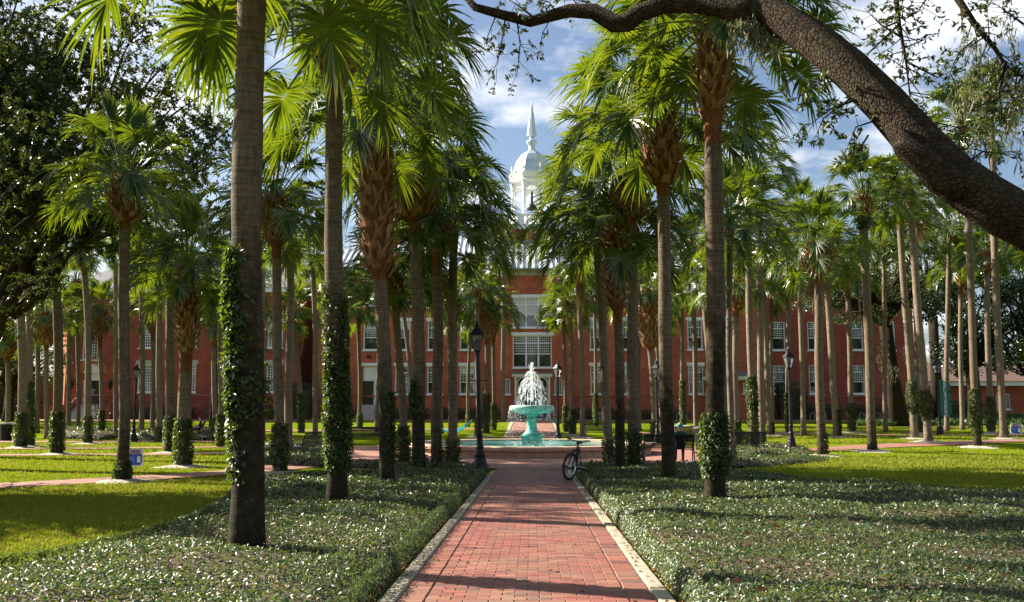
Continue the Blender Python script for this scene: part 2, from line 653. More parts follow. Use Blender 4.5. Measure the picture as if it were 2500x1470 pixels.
def leaf_arrays(P, D, N, L, Wd, fold=.18, droop=.15):
    """one folded two-triangle leaf per row"""
    P = np.asarray(P); D = unit(np.asarray(D)); N = np.asarray(N)
    Sx = unit(np.cross(D, N)); N = unit(np.cross(Sx, D))
    L = np.broadcast_to(np.asarray(L, float).reshape(-1, 1), (len(P), 1)); Wd = np.broadcast_to(np.asarray(Wd, float).reshape(-1, 1), (len(P), 1))
    mid = P + D * L * .48 + N * Wd * fold
    V = np.stack([P, mid + Sx * Wd * .5, P + D * L - N * L * droop, mid - Sx * Wd * .5], 1).reshape(-1, 3)
    b = np.arange(len(P))[:, None] * 4
    F = np.concatenate([b + np.array([[0, 1, 2]]), b + np.array([[0, 2, 3]])], 1).reshape(-1, 3)
    return V, F


def leaves(name, P, D, N, L, Wd, mat, parent=None, **kw):
    V, F = leaf_arrays(P, D, N, L, Wd, **kw)
    return np_mesh(name, V, F, mat, parent)


def randdir(n):
    a = rng.normal(size=(n, 3))
    return unit(a)


def ribbon(name, pts, width, mat, dz=.02, step=.6, parent=None):
    """a terrain-following strip along ground points"""
    P = [Vector((p[0], p[1])) for p in pts]
    out = []
    for a, b in zip(P[:-1], P[1:]):
        n = max(1, int((b - a).length / step))
        out += [a.lerp(b, i / n) for i in range(n)]
    out.append(P[-1])
    for _ in range(6):     # ease the corners
        out = [out[0]] + [(out[i - 1] + out[i] * 2 + out[i + 1]) / 4 for i in range(1, len(out) - 1)] + [out[-1]]
    vs, fs = [], []
    nw = 5
    for i, p in enumerate(out):
        t = (out[min(i + 1, len(out) - 1)] - out[max(0, i - 1)]).normalized()
        nrm = Vector((t.y, -t.x))
        for k in range(nw):
            q = p + nrm * width * (k / (nw - 1) - .5)
            vs.append((q.x, q.y, float(g(q.x, q.y)) + dz))
    for i in range(len(out) - 1):
        for k in range(nw - 1):
            fs.append((i * nw + k, i * nw + k + 1, (i + 1) * nw + k + 1, (i + 1) * nw + k))
    o = MB().add(vs, fs).build(name, mat, parent)
    return o


def poly_dist(px, py, poly):
    """signed distance (inside positive) of points to a polygon"""
    poly = np.asarray(poly, float)
    A = poly; B = np.roll(poly, -1, 0)
    d = np.full(px.shape, 1e9)
    ins = np.zeros(px.shape, bool)
    for a, b in zip(A, B):
        ab = b - a
        t = np.clip(((px - a[0]) * ab[0] + (py - a[1]) * ab[1]) / (ab @ ab + 1e-12), 0, 1)
        d = np.minimum(d, np.hypot(px - a[0] - t * ab[0], py - a[1] - t * ab[1]))
        c = ((a[1] > py) != (b[1] > py)) & (px < (b[0] - a[0]) * (py - a[1]) / (b[1] - a[1] + 1e-12) + a[0])
        ins ^= c
    return np.where(ins, d, -d)


# ------------------------------------------------------------------ ground
def axis(*segs):
    out = []
    for a, b, s in segs:
        out += list(np.arange(a, b, s))
    return np.array(out + [segs[-1][1]])


gx = axis((-1500, -300, 200), (-300, -60, 30), (-60, 60, 1), (60, 300, 30), (300, 1500, 200))
gy = axis((-1000, -100, 150), (-100, -20, 10), (-20, 100, 1), (100, 300, 20), (300, 2400, 150))
XX, YY = np.meshgrid(gx, gy)
V = np.stack([XX.ravel(), YY.ravel(), g(XX, YY).ravel()], 1)
nx = len(gx)
ii, jj = np.meshgrid(np.arange(len(gx) - 1), np.arange(len(gy) - 1))
a = (jj * nx + ii).ravel()
F = np.stack([a, a + 1, a + nx + 1, a + nx], 1)
lawn = np_mesh('lawn', V, F, LAWN, smooth=True)
tag(lawn, 'short mown green lawn under the palms', 'lawn', kind='structure')

FC = Vector((0, 38.5))        # fountain centre
# --- the main brick path: a bed of sand, bricks on it
path = ribbon('brick_path', [(0, -6), (0, 29)], 2.08, SANDJ, dz=.008, step=1)
tag(path, 'straight red brick path leading to the fountain', 'path', kind='structure')


def brick_box(lx, ly, h=.03, c=.005):
    x, y = lx / 2, ly / 2
    vs = [(-x, -y, -h), (x, -y, -h), (x, y, -h), (-x, y, -h), (-x, -y, -c), (x, -y, -c), (x, y, -c), (-x, y, -c),
          (-x + c, -y + c, 0), (x - c, -y + c, 0), (x - c, y - c, 0), (-x + c, y - c, 0)]
    fs = [(0, 1, 5, 4), (1, 2, 6, 5), (2, 3, 7, 6), (3, 0, 4, 7), (4, 5, 9, 8), (5, 6, 10, 9), (6, 7, 11, 10), (7, 4, 8, 11), (8, 9, 10, 11)]
    return vs, fs


PITCHY = .102
bv, bf = brick_box(.195, .0975)
bm_me = bpy.data.meshes.new('brick'); bm_me.from_pydata(bv, [], bf); bm_me.materials.append(PAVER)
hv, hf = brick_box(.095, .0975)
hm_me = bpy.data.meshes.new('half_brick'); hm_me.from_pydata(hv, [], hf); hm_me.materials.append(PAVER)
field = MB()
nb = 0
yy = 2.0
ci = 0
while yy < 28.6:
    cells = [(-.912, 0), (.912, 0)]
    if ci % 2 == 0:
        cells += [(-.7 + .2 * k, 0) for k in range(8)]
    else:
        cells += [(-.6 + .2 * k, 0) for k in range(7)] + [(-.75, 1), (.75, 1)]
    for x, half in cells:
        zt = float(g(x, yy)) + .022 + rng.normal() * .0012
        rz = rng.normal() * .006
        jx, jy = rng.normal(size=2) * .0018
        if yy > 6.75 and nb < 300:
            o = bpy.data.objects.new('brick', hm_me if half else bm_me)
            o.location = (x + jx, yy + jy, zt); o.rotation_euler = (rng.normal() * .006, rng.normal() * .006, rz)
            link(o, path); nb += 1
        else:
            vs, fs = (hv, hf) if half else (bv, bf)
            c_, s_ = math.cos(rz), math.sin(rz)
            tx, ty = rng.normal(size=2) * .006
            field.add([(x + jx + p[0] * c_ - p[1] * s_, yy + jy + p[0] * s_ + p[1] * c_, zt + p[2] + p[0] * tx + p[1] * ty) for p in vs], fs)
    yy += PITCHY; ci += 1
tag(field.build('brick_field', PAVER, path), kind='stuff')

# --- kerbs of separate concrete pieces
for s in (-1, 1):
    k = empty('path_kerb', (s * 1.09, 0, 0))
    tag(k, 'pale concrete kerb along the %s edge of the brick path' % ('left' if s < 0 else 'right'), 'kerb', kind='structure')
    y = 3.0
    while y < 26.3:
        ln = random.uniform(.85, 1.1)
        mb = MB()
        w = .065
        n = 4
        for i in range(n + 1):
            yq = y + .006 + (ln - .012) * i / n
            zq = float(g(0, yq))
            jw = random.uniform(-.004, .004)
            for (x, z) in ((-w + jw, -.02), (-w + jw, .030), (-w + .012 + jw, .038), (w - .012 + jw, .038), (w + jw, .030), (w + jw, -.02)):
                mb.v.append((x, yq, zq + z))
        for i in range(n):
            for q in range(5):
                mb.f.append((i * 6 + q, i * 6 + q + 1, (i + 1) * 6 + q + 1, (i + 1) * 6 + q))
        mb.f.append((5, 4, 3, 2, 1, 0)); mb.f.append(tuple(n * 6 + q for q in range(6)))
        mb.build('kerb_stone', KERB, k)
        y += ln

# --- fountain plaza and the other paths
mb = MB()
rr = [4.7, 6, 7.5, 9, 10.5]
for q in rr:
    for kk in range(96):
        an = 2 * math.pi * kk / 96
        x, y = FC.x + q * math.cos(an), FC.y + q * math.sin(an)
        mb.v.append((x, y, float(g(x, y)) + .03))
for i in range(len(rr) - 1):
    for kk in range(96):
        mb.f.append((i * 96 + kk, i * 96 + (kk + 1) % 96, (i + 1) * 96 + (kk + 1) % 96, (i + 1) * 96 + kk))
tag(mb.build('plaza', PAVESHEET), 'round brick plaza encircling the fountain', 'plaza', kind='structure')


def gp(u, v):
    p = hit(u, v)
    return (p.x, p.y)


paths = [
    ('left walk', [gp(-500, 1212), gp(-100, 1193), gp(200, 1177), gp(450, 1163), gp(700, 1143), gp(860, 1120)], 1.7),
    ('walk', [gp(-400, 1113), gp(0, 1112), gp(300, 1111), gp(560, 1108), gp(760, 1097)], 1.3),
    ('walk', [gp(-400, 1098), gp(100, 1096), gp(420, 1094), gp(640, 1090), gp(800, 1086)], 1.4),
    ('walk', [gp(-200, 1079), gp(100, 1079), gp(300, 1079), gp(450, 1078), gp(560, 1079)], 2.2),
    ('walk', [gp(1860, 1104), gp(2040, 1096), gp(2300, 1084), gp(2600, 1073), gp(2900, 1064)], 1.7),
    ('walk', [gp(1540, 1058), gp(1800, 1059), gp(2100, 1062), gp(2500, 1063), gp(2900, 1062)], 1.9),
    ('walk', [gp(640, 1052), gp(900, 1050), gp(1180, 1048)], 1.4),
    ('front walk', [(-60, 77.0), (0, 77.0), (60, 77.0)], 2.4),
]
PATHLAB = ['narrow brick walk crossing the left lawn nearest the camera', 'thin brick walk across the middle of the left lawn',
           'thin brick walk behind the middle one on the left lawn', 'pale brick walk before the left steps',
           'brick walk crossing the right lawn nearest the camera', 'far brick walk crossing the right lawn',
           'far brick walk on the shaded lawn left of the fountain', 'brick walk running along the foot of the building']
for (nm, pts, w), lb in zip(paths, PATHLAB):
    tag(ribbon('side_path', pts, w, PAVESHEET, dz=.024), lb, 'path', kind='structure')
tag(ribbon('rear_path', [(0, 48.6), (0, 76)], 3.0, PAVESHEET, dz=.028), 'brick path from the fountain to the entrance', 'path', kind='structure')
for s in (-1, 1):
    tag(ribbon('rear_kerb', [(s * 1.65, 48.8), (s * 1.65, 75.6)], .22, KERB, dz=.045), 'pale kerb on the %s of the path behind the fountain' % ('left' if s < 0 else 'right'), 'kerb', kind='structure')

# ------------------------------------------------------------------ ground-cover beds
def bed(poly, h, label, dens, lsize, step=.2, edge=.14):
    poly = [tuple(p[:2]) for p in poly]
    A = np.array(poly)
    x0, y0 = A.min(0); x1, y1 = A.max(0)
    root = empty('jasmine_bed', ((x0 + x1) / 2, (y0 + y1) / 2, 0))
    ox, oy = root.location.x, root.location.y
    tag(root, label, 'ground cover', 'jasmine ground cover beds')
    xs = np.arange(x0, x1 + step, step); ys = np.arange(y0, y1 + step, step)
    X, Y = np.meshgrid(xs, ys)
    d = poly_dist(X, Y, poly)

    def top(px, py, dd):
        bumpy = .05 * np.sin(px * 2.1 + py * 1.3) * np.sin(py * 1.7 - px * .8) + .02 * np.sin(px * 5.1) * np.sin(py * 4.3)
        return g(px, py) + (h + bumpy) * (1 - np.exp(-np.maximum(dd, 0) / edge * 1.4))
    Z = top(X, Y, d) - .035
    V = np.stack([X.ravel() - ox, Y.ravel() - oy, Z.ravel()], 1)
    nx = X.shape[1]
    ok = d > -step * .3
    ii, jj = np.meshgrid(np.arange(nx - 1), np.arange(X.shape[0] - 1))
    a = (jj * nx + ii).ravel()
    F = np.stack([a, a + 1, a + nx + 1, a + nx], 1)
    F = F[ok.ravel()[F].all(1)]
    np_mesh('soil_mound', V, F, SOIL, root, True)
    # leaves
    n = int((x1 - x0) * (y1 - y0) * dens * 1.0)
    px = rng.uniform(x0, x1, n); py = rng.uniform(y0, y1, n)
    dist = np.hypot(px, py)
    clump = .72 + .28 * np.sin(px * 1.9 + 1.3 * np.sin(py * 1.1)) * np.sin(py * 2.3 + px * .7)
    keep = rng.uniform(size=n) < np.clip(9.0 / np.maximum(dist, 4), 0, 1) ** 1.2 * clump
    px, py, dist = px[keep], py[keep], dist[keep]
    d = poly_dist(px, py, poly)
    k = d > 0
    px, py, d, dist = px[k], py[k], d[k], dist[k]
    # only what the camera side can show
    vis = (py > 5.5) & (np.abs(px) < py * .62 + .9)
    px, py, d, dist = px[vis], py[vis], d[vis], dist[vis]
    z = top(px, py, d) - rng.uniform(0, .05, len(px))
    e = 1e-2
    gxn = (poly_dist(px + e, py, poly) - d) / e
    gyn = (poly_dist(px, py + e, poly) - d) / e
    out = np.stack([-gxn, -gyn, np.zeros_like(d)], 1) * np.exp(-d / edge)[:, None] * 1.6
    N = unit(np.array([[0, 0, 1.0]]) + out + rng.normal(size=(len(px), 3)) * .5)
    D = np.cross(N, randdir(len(px))) + N * rng.uniform(-.1, .35, (len(px), 1))
    sz = lsize * rng.uniform(.55, 1.5, len(px)) * np.clip(dist / 10, 1, 2.1)
    P = np.stack([px - ox, py - oy, z], 1)
    # edge skirts
    E = []
    for a_, b_ in zip(A, np.roll(A, -1, 0)):
        L_ = np.linalg.norm(b_ - a_)
        mid = (a_ + b_) / 2
        dd = max(5.0, np.hypot(*mid))
        m_ = int(L_ * h * dens * 1.9 * min(1, 11 / dd))
        if m_ < 1 or mid[1] < 3: continue
        t = rng.uniform(size=(m_, 1))
        q = a_ + (b_ - a_) * t
        nrm = np.array([(b_ - a_)[1], -(b_ - a_)[0]]) / L_
        if poly_dist(np.array([mid[0] + nrm[0] * .05]), np.array([mid[1] + nrm[1] * .05]), poly)[0] > 0: nrm = -nrm
        zz_ = rng.uniform(0.0, 1, m_) ** .8 * h
        q = q + nrm * rng.uniform(-.05, .035, (m_, 1)) - nrm * (zz_ / h)[:, None] ** 3 * .05
        E.append((np.stack([q[:, 0] - ox, q[:, 1] - oy, g(q[:, 0], q[:, 1]) + zz_], 1), np.tile([nrm[0], nrm[1], .45], (m_, 1))))
    if E:
        PE = np.concatenate([e_[0] for e_ in E]); NE = unit(np.concatenate([e_[1] for e_ in E]) + rng.normal(size=(len(PE), 3)) * .4)
        DE = np.cross(NE, randdir(len(PE)))
        P = np.concatenate([P, PE]); N = np.concatenate([N, NE]); D = np.concatenate([D, DE])
        sz = np.concatenate([sz, lsize * rng.uniform(.7, 1.2, len(PE))])
    tag(leaves('foliage', P, D, N, sz, sz * .55, LEAF_JAS, root), kind='stuff')
    return root


Lb = [(-1.22, 3.2), (-1.22, 24.6)] + [gp(*q) for q in ((1000, 1163), (850, 1169), (660, 1182), (575, 1205), (545, 1245), (460, 1297), (300, 1352), (150, 1390), (-50, 1428), (-300, 1465))] + [(-7.5, 3.2)]
bed(Lb, .23, 'dense dark jasmine bed left of the brick path, palms rising out of it', 3300, .034)
Rb = [(1.22, 3.2), (1.22, 24.6)] + [gp(*q) for q in ((1560, 1158), (1720, 1162), (1840, 1172), (1930, 1184), (2060, 1197), (2220, 1208), (2500, 1228), (2800, 1250))] + [(11, 3.2)]
bed(Rb, .23, 'wide sunlit jasmine bed right of the brick path, spread to the frame edge', 3300, .034)


def arcpoly(r0, r1, a0, a1, n=14):
    A = [(FC.x + r0 * math.sin(R(a0 + (a1 - a0) * i / n)), FC.y - r0 * math.cos(R(a0 + (a1 - a0) * i / n))) for i in range(n + 1)]
    B = [(FC.x + r1 * math.sin(R(a0 + (a1 - a0) * i / n)), FC.y - r1 * math.cos(R(a0 + (a1 - a0) * i / n))) for i in range(n, -1, -1)]
    return A + B


bed(arcpoly(10.55, 11.7, -62, -7), .2, 'low jasmine strip edging the plaza on the left', 900, .05)
bed(arcpoly(10.55, 11.7, 7, 66), .2, 'low jasmine strip edging the plaza on the right', 900, .05)
bed([gp(1760, 1132), gp(1880, 1124), gp(1985, 1108), gp(1960, 1094), gp(1880, 1086), gp(1760, 1088)], .16, 'low jasmine patch under the bench on the right', 900, .05)
bed([gp(640, 1133), gp(770, 1130), gp(800, 1100), gp(790, 1082), gp(640, 1086)], .16, 'low jasmine patch around the bench on the left', 900, .05)
bed([gp(330, 1076), gp(560, 1076), gp(620, 1062), gp(560, 1052), gp(330, 1055)], .3, 'pale sunlit ground cover between left lamp and oak', 700, .07)
bed([gp(150, 1072), gp(260, 1074), gp(320, 1060), gp(200, 1052), gp(120, 1056)], .35, 'ground cover beside the steps on the far left', 600, .07)

# grass in the gap by the near lamp, pine straw strips at bed edges
tag(ribbon('straw_edge', [gp(640, 1139), gp(780, 1137), gp(900, 1150), gp(1040, 1155)], .5, STRAW, dz=.02), 'rust brown pine straw strip behind the left bed', 'mulch', kind='structure')
tag(ribbon('straw_edge', [gp(1560, 1150), gp(1700, 1150), gp(1830, 1137)], .5, STRAW, dz=.02), 'rust brown pine straw strip behind the right bed', 'mulch', kind='structure')
tag(ribbon('straw_edge', [gp(2080, 1046), gp(2250, 1045), gp(2420, 1044), gp(2600, 1043)], .9, STRAW, dz=.03), 'pine straw edge along the far right border', 'mulch', kind='structure')

# lawn blades near the camera
Lx, Ly = [], []
lp = np.array([gp(545, 1240), gp(460, 1292), gp(300, 1347), gp(0, 1418), gp(-350, 1440), gp(-350, 1195), gp(0, 1186), gp(300, 1176), gp(560, 1170)])
rp = np.array([gp(1830, 1170), gp(2060, 1194), gp(2500, 1224), gp(2750, 1236), gp(2750, 1110), gp(2000, 1118), gp(1830, 1140)])
lp2 = np.array([gp(560, 1168), gp(300, 1174), gp(0, 1184), gp(-250, 1190), gp(-200, 1075), gp(300, 1072), gp(640, 1080), gp(660, 1150)])
rp2 = np.array([gp(1830, 1140), gp(2000, 1118), gp(2700, 1112), gp(2650, 1046), gp(1900, 1046), gp(1560, 1040), gp(1560, 1062)])
for poly, dn in ((lp, 1100), (rp, 420), (lp2, 170), (rp2, 110)):
    x0, y0 = poly.min(0); x1, y1 = poly.max(0)
    n = int((x1 - x0) * (y1 - y0) * dn)
    px = rng.uniform(x0, x1, n); py = rng.uniform(y0, y1, n)
    keep = (poly_dist(px, py, poly) > -.05) & (rng.uniform(size=n) < np.clip(12 / py, 0, 1))
    for (_n, pts_, w_) in paths:
        for (a_, b_) in zip(pts_[:-1], pts_[1:]):
            a_, b_ = np.array(a_), np.array(b_); ab = b_ - a_
            t_ = np.clip(((px - a_[0]) * ab[0] + (py - a_[1]) * ab[1]) / (ab @ ab), 0, 1)
            keep &= np.hypot(px - a_[0] - t_ * ab[0], py - a_[1] - t_ * ab[1]) > w_ / 2 + .05
    Lx.append(px[keep]); Ly.append(py[keep])
Lx = np.concatenate(Lx); Ly = np.concatenate(Ly)
n = len(Lx)
D = unit(np.array([[0, 0, 1.0]]) + rng.normal(size=(n, 3)) * .75); D[:, 2] = np.abs(D[:, 2])
hgt = rng.uniform(.025, .055, n) * np.clip(Ly / 16, 1, 2.2)
tag(leaves('grass', np.stack([Lx, Ly, g(Lx, Ly) - .003], 1), D, randdir(n), hgt, hgt * .28, LEAF_GRASS), 'short grass blades of the sunlit lawn', 'grass', kind='stuff')

# ------------------------------------------------------------------ palms
def frond_mesh(elev, seed, old=False):
    r_ = np.random.default_rng(seed)
    e = R(elev)
    Lp = r_.uniform(1.0, 1.45)
    d0 = np.array([math.cos(e), 0, math.sin(e)])
    Yv = np.array([0, 1.0, 0])
    kdr = .10 + .16 * max(0, math.cos(e))
    npt = 5
    pts = [d0 * Lp * t + np.array([0, 0, -kdr * t * t]) for t in np.linspace(0, 1, npt)]
    verts, faces, mi = [], [], []

    def strip(P, Sd, Nn, wid, dep, mat):
        b = len(verts)
        for p, s_, n_, w_ in zip(P, Sd, Nn, wid):
            verts.append(p + s_ * w_ * .5 + n_ * dep * w_)
            verts.append(p - n_ * 0)
            verts.append(p - s_ * w_ * .5 + n_ * dep * w_)
        for i in range(len(P) - 1):
            for k in (0, 1):
                faces.append((b + i * 3 + k, b + i * 3 + k + 1, b + (i + 1) * 3 + k + 1, b + (i + 1) * 3 + k)); mi.append(mat)
    # petiole: a tapered three-sided stalk
    b = len(verts)
    for i, p in enumerate(pts):
        w_ = .028 - .014 * i / (npt - 1)
        T = unit((pts[min(i + 1, npt - 1)] - pts[max(0, i - 1)])[None])[0]
        Nn = np.cross(T, Yv)
        verts.extend([p + Yv * w_, p - Yv * w_, p + Nn * w_ * .9])
    for i in range(npt - 1):
        for k in range(3):
            faces.append((b + i * 3 + k, b + i * 3 + (k + 1) % 3, b + (i + 1) * 3 + (k + 1) % 3, b + (i + 1) * 3 + k)); mi.append(1)
    T = unit((pts[-1] - pts[-2])[None])[0]
    # costa arching downwards
    cl = .36
    cpts = [pts[-1]]
    Tc = T.copy()
    nc = 7
    tang = [Tc.copy()]
    for i in range(nc):
        Tc = Tc + np.array([0, 0, -.10 - .05 * i]) * (1 if elev < 70 else .3)
        Tc = Tc / np.linalg.norm(Tc)
        cpts.append(cpts[-1] + Tc * cl / nc); tang.append(Tc.copy())
    nl = 42
    spread_ = 150 if elev < 70 else 70
    for j in range(nl):
        s = -1 + 2 * (j + .5) / nl
        ci_ = (1 - abs(s)) * nc * .9
        i0 = int(ci_); fr = ci_ - i0
        p0 = cpts[i0] * (1 - fr) + cpts[min(i0 + 1, nc)] * fr
        T_ = tang[i0]
        Nn = np.cross(T_, Yv)           # blade normal
        Nn = Nn if Nn[2] > 0 or elev < -40 else Nn
        a_ = R(s * spread_ * .98) + r_.normal() * .03
        d = T_ * math.cos(a_) + Yv * math.sin(a_) - Nn * (-.22) * abs(math.sin(a_))
        d = d / np.linalg.norm(d)
        L = r_.uniform(.54, .72) * (1 - .22 * abs(s) ** 1.5)
        dr = r_.uniform(.08, .36) * (1.0 if elev < 70 else .25) * (1.25 if old else 1)
        tt = np.array([0, .2, .4, .6, .8, 1.0])
        twist = r_.normal() * .12
        P = [p0 + d * L * t * (1 - .12 * t * t) + np.array([twist * .25 * t * t, twist * .3 * t * t, -dr * L * t ** 2.8]) for t in tt]
        Sd, NN = [], []
        for i in range(len(P)):
            t_ = unit((P[min(i + 1, 5)] - P[max(0, i - 1)])[None])[0]
            sd = np.cross(t_, Nn); sd /= max(1e-6, np.linalg.norm(sd))
            Sd.append(sd); NN.append(np.cross(sd, t_))
        wid = np.array([.012, .040, .046, .036, .020, .003]) * r_.uniform(.9, 1.1)
        strip(P, Sd, NN, wid, .28, 0)
    me = bpy.data.meshes.new('frond')
    me.from_pydata([tuple(p) for p in verts], [], faces)
    me.materials.append(FROND_Y if old else FROND)
    me.materials.append(PETIOLE)
    me.polygons.foreach_set('material_index', mi)
    me.update()
    return me


FRONDS = {}
for e in (80, 58, 36, 14, -8, -30, -52):
    FRONDS[e] = [frond_mesh(e, 100 + e + k * 31) for k in range(2)]
DEADF = [frond_mesh(-62, 900 + k, True) for k in range(2)]


def boot_mesh(seed):
    r_ = np.random.default_rng(seed)
    pr = r_.uniform(.8, 1.3)
    th = .014
    # two prongs leaving one base plate: cross sections (x out, y side, z up)
    def sec(x, y, z, w):
        return [(x - th, y - w, z), (x - th, y + w, z), (x + th, y + w * .7, z), (x + th, y - w * .7, z)]
    mb = MB()
    chain = [sec(-.015, 0, -.16, .085), sec(.02, 0, -.06, .085), sec(.05, 0, .03, .07)]
    vs = sum(chain, [])
    fs = []
    for i in range(2):
        for k in range(4):
            fs.append((i * 4 + k, i * 4 + (k + 1) % 4, (i + 1) * 4 + (k + 1) % 4, (i + 1) * 4 + k))
    mb.add(vs, fs)
    for s in (-1, 1):
        ch = [sec(.05, s * .035, .02, .034), sec(.085, s * .07 * pr, .10, .028), sec(.125, s * .12 * pr, .19 * pr, .018)]
        fs = []
        for i in range(2):
            for k in range(4):
                fs.append((i * 4 + k, i * 4 + (k + 1) % 4, (i + 1) * 4 + (k + 1) % 4, (i + 1) * 4 + k))
        fs.append((8, 9, 10, 11))
        mb.add(sum(ch, []), fs)
    return mb


BOOTMB = [boot_mesh(k) for k in range(3)]
BOOTME = []
for b_ in BOOTMB:
    me = bpy.data.meshes.new('boot'); me.from_pydata(b_.v, [], b_.f); me.materials.append(BOOT); BOOTME.append(me)

GROUP_PALM = 'cabbage palms on the campus lawn'
NPALM = 0


def palm(ub, vb, ut, vt, w, bl, bw, label, stain=0, ivy=(), cs=None, nf=48, sand=True, bow=0.0, single_boots=False, Y=None, dead=0):
    global NPALM
    NPALM += 1
    base = hit(ub, vb) if Y is None else None
    if Y is not None:
        base = at(ub, vb, Y); base.z = float(g(base.x, base.y))
    s = pxm(base.y)
    top = at(ut, vt, base.y + random.uniform(-.2, .2))
    rel = top - base
    h = rel.z
    if w < 56: w *= .70
    elif w < 70: w *= .8
    r0 = max(.075, w / 2 / s)
    if cs is None: cs = 1.15 if base.y < 33 else 1.08
    root = empty('palm_tree', base, 0, label, 'palm tree', GROUP_PALM)
    bootL = bl / s
    n = max(14, int(h * 3))
    pts, rad = [], []
    ph = random.uniform(0, 6)
    bdir = Vector((1, 0, 0)) * (bow / s)
    hb = h - bootL if bl > 0 else h - .1

    def axis_at(t):
        return Vector((rel.x * (t * .55 + t * t * .45), rel.y * t, rel.z * t)) + bdir * math.sin(math.pi * t) + Vector((.03 * math.sin(t * 7 + ph), .02 * math.cos(t * 5 + ph), 0)) * min(1, t * 4)
    for i in range(n + 1):
        t = i / n
        p = axis_at(t)
        if i == 0: p = Vector((0, 0, -.12))
        fl = 1 + .36 * math.exp(-t * h / .22) + .03 * math.sin(t * h * 3.1 + ph) + .02 * math.sin(t * h * 9.0)
        pts.append(p); rad.append(r0 * fl * (1 - .10 * t))
    MB().tube(pts, rad, 14 if s > 60 else 10).build('trunk', TRUNKS[stain], root, True)
    # fibrous sheath and leaf bases below the crown
    rb = max(r0 * 1.15, bw / 2 / s - .11) if bl > 0 else r0 * 1.15
    sp, sr = [], []
    L_s = max(bootL, .35)
    nk = random.uniform(.35, .9)
    for i in range(4):
        t = (h - L_s - nk * (1 - i / 4)) / h
        sp.append(axis_at(t)); sr.append(r0 * (.93 + .05 * i) * (1.0 - .10 * t) * 1.03)
    for i in range(9):
        q = i / 8
        t = (h - L_s * (1 - q) + .25 * q) / h
        sp.append(axis_at(t) if t <= 1 else axis_at(1) + Vector((0, 0, (t - 1) * h)))
        env = (.72 + .55 * math.sin(math.pi * min(1, q * .85 + .12)))
        sr.append(max(r0 * .95, rb * env) * (1 if q < .9 else .6))
    MB().tube(sp, sr, 12).build('fibre_sheath', FIBRE, root, True)
    if bl > 0:
        nbts = int(max(10, min(110, bootL / .032 * (rb / .2))))
        merged = MB()
        for k in range(nbts):
            q = (k + .5) / nbts
            hh = h - bootL + (bootL + .1) * q
            t = min(1, hh / h)
            c = axis_at(t); c.z = hh if hh > h else c.z
            env = (.72 + .55 * math.sin(math.pi * min(1, q * .85 + .12)))
            an = k * 2.39996 + random.uniform(-.15, .15)
            rr_ = rb * env * .95
            sc = random.uniform(.85, 1.15) * min(1.15, .75 + rb)
            tilt = random.uniform(-.05, .28) + (.5 if q < .06 and random.random() < .5 else 0)
            Mx = Matrix.Translation(c + Vector((math.cos(an) * rr_, math.sin(an) * rr_, 0))) @ Matrix.Rotation(an, 4, 'Z') @ Matrix.Rotation(tilt, 4, 'Y') @ Matrix.Scale(sc, 4)
            if single_boots:
                o = bpy.data.objects.new('boot', BOOTME[k % 3]); link(o, root)
                o.matrix_local = Mx
            else:
                b_ = BOOTMB[k % 3]
                merged.add([Mx @ Vector(p) for p in b_.v], b_.f)
        if not single_boots:
            tag(merged.build('boot_cluster', BOOT, root), kind='stuff')
    dead = random.choice([0, 0, 1]) if base.y > 33 else 0
    # crown
    ang0 = random.uniform(0, 6.28)
    top_l = axis_at(1)
    es = sorted(FRONDS)
    for k in range(nf):
        q = (k + .5) / nf                      # 0 oldest .. 1 youngest
        want = -12 + 96 * q ** 1.05 + random.uniform(-9, 9)
        e = min(es, key=lambda a_: abs(a_ - want))
        if dead and k < dead: me = DEADF[k % 2]
        else: me = random.choice(FRONDS[e])
        o = bpy.data.objects.new('frond', me)
        link(o, root)
        an = ang0 + k * 2.39996 + random.uniform(-.25, .25)
        sc = cs * random.uniform(.88, 1.12)
        r_at = rb * .5 if bl > 0 else r0 * .5
        o.matrix_local = Matrix.Translation(top_l + Vector((math.cos(an) * r_at, math.sin(an) * r_at, -.22 + .4 * q))) @ Matrix.Rotation(an, 4, 'Z') @ Matrix.Rotation(R(random.uniform(-7, 7)), 4, 'X') @ Matrix.Rotation(R(e - want) * .8, 4, 'Y') @ Matrix.Scale(sc, 4)
    # climbing fern and fig on the trunk
    PP, NN_, DD, SZ = [], [], [], []
    for (v1, v0, th, side) in ivy:
        th *= .8              # top pixel, bottom pixel, thickness, side (0 all round, -1 left, 1 right)
        z1, z0 = (vb - v1) / s, max(-.02, (vb - v0) / s)
        lsz = .068 if s > 90 else .095
        nn = int((z1 - z0) * (2 * math.pi * (r0 + th)) * (1250 if s > 90 else 460) * (.35 if th < .05 else 1))
        zz_ = rng.uniform(z0, z1, nn)
        an = rng.uniform(0, 2 * math.pi, nn)
        if side: an = (math.pi if side < 0 else 0) + rng.normal(size=nn) * .75
        q = (zz_ - z0) / max(.01, z1 - z0)
        lump = .6 + .4 * np.sin(an * 3 + zz_ * 5 + ph) * np.sin(zz_ * 8.1 - an)
        rr_ = r0 * 1.05 + th * (np.clip(np.minimum(q * 4, (1 - q) * 2.2), .15, 1)) * lump * rng.uniform(.4, 1, nn)
        cx = np.array([axis_at(max(0, min(1, z_ / h)))[:2] for z_ in np.linspace(0, h, 40)])
        ax_x = np.interp(zz_, np.linspace(0, h, 40), cx[:, 0]); ax_y = np.interp(zz_, np.linspace(0, h, 40), cx[:, 1])
        rad_ = np.stack([np.cos(an), np.sin(an), np.zeros(nn)], 1)
        PP.append(np.stack([ax_x, ax_y, zz_], 1) + rad_ * rr_[:, None])
        NN_.append(rad_ + np.array([[0, 0, .5]]) + rng.normal(size=(nn, 3)) * .35)
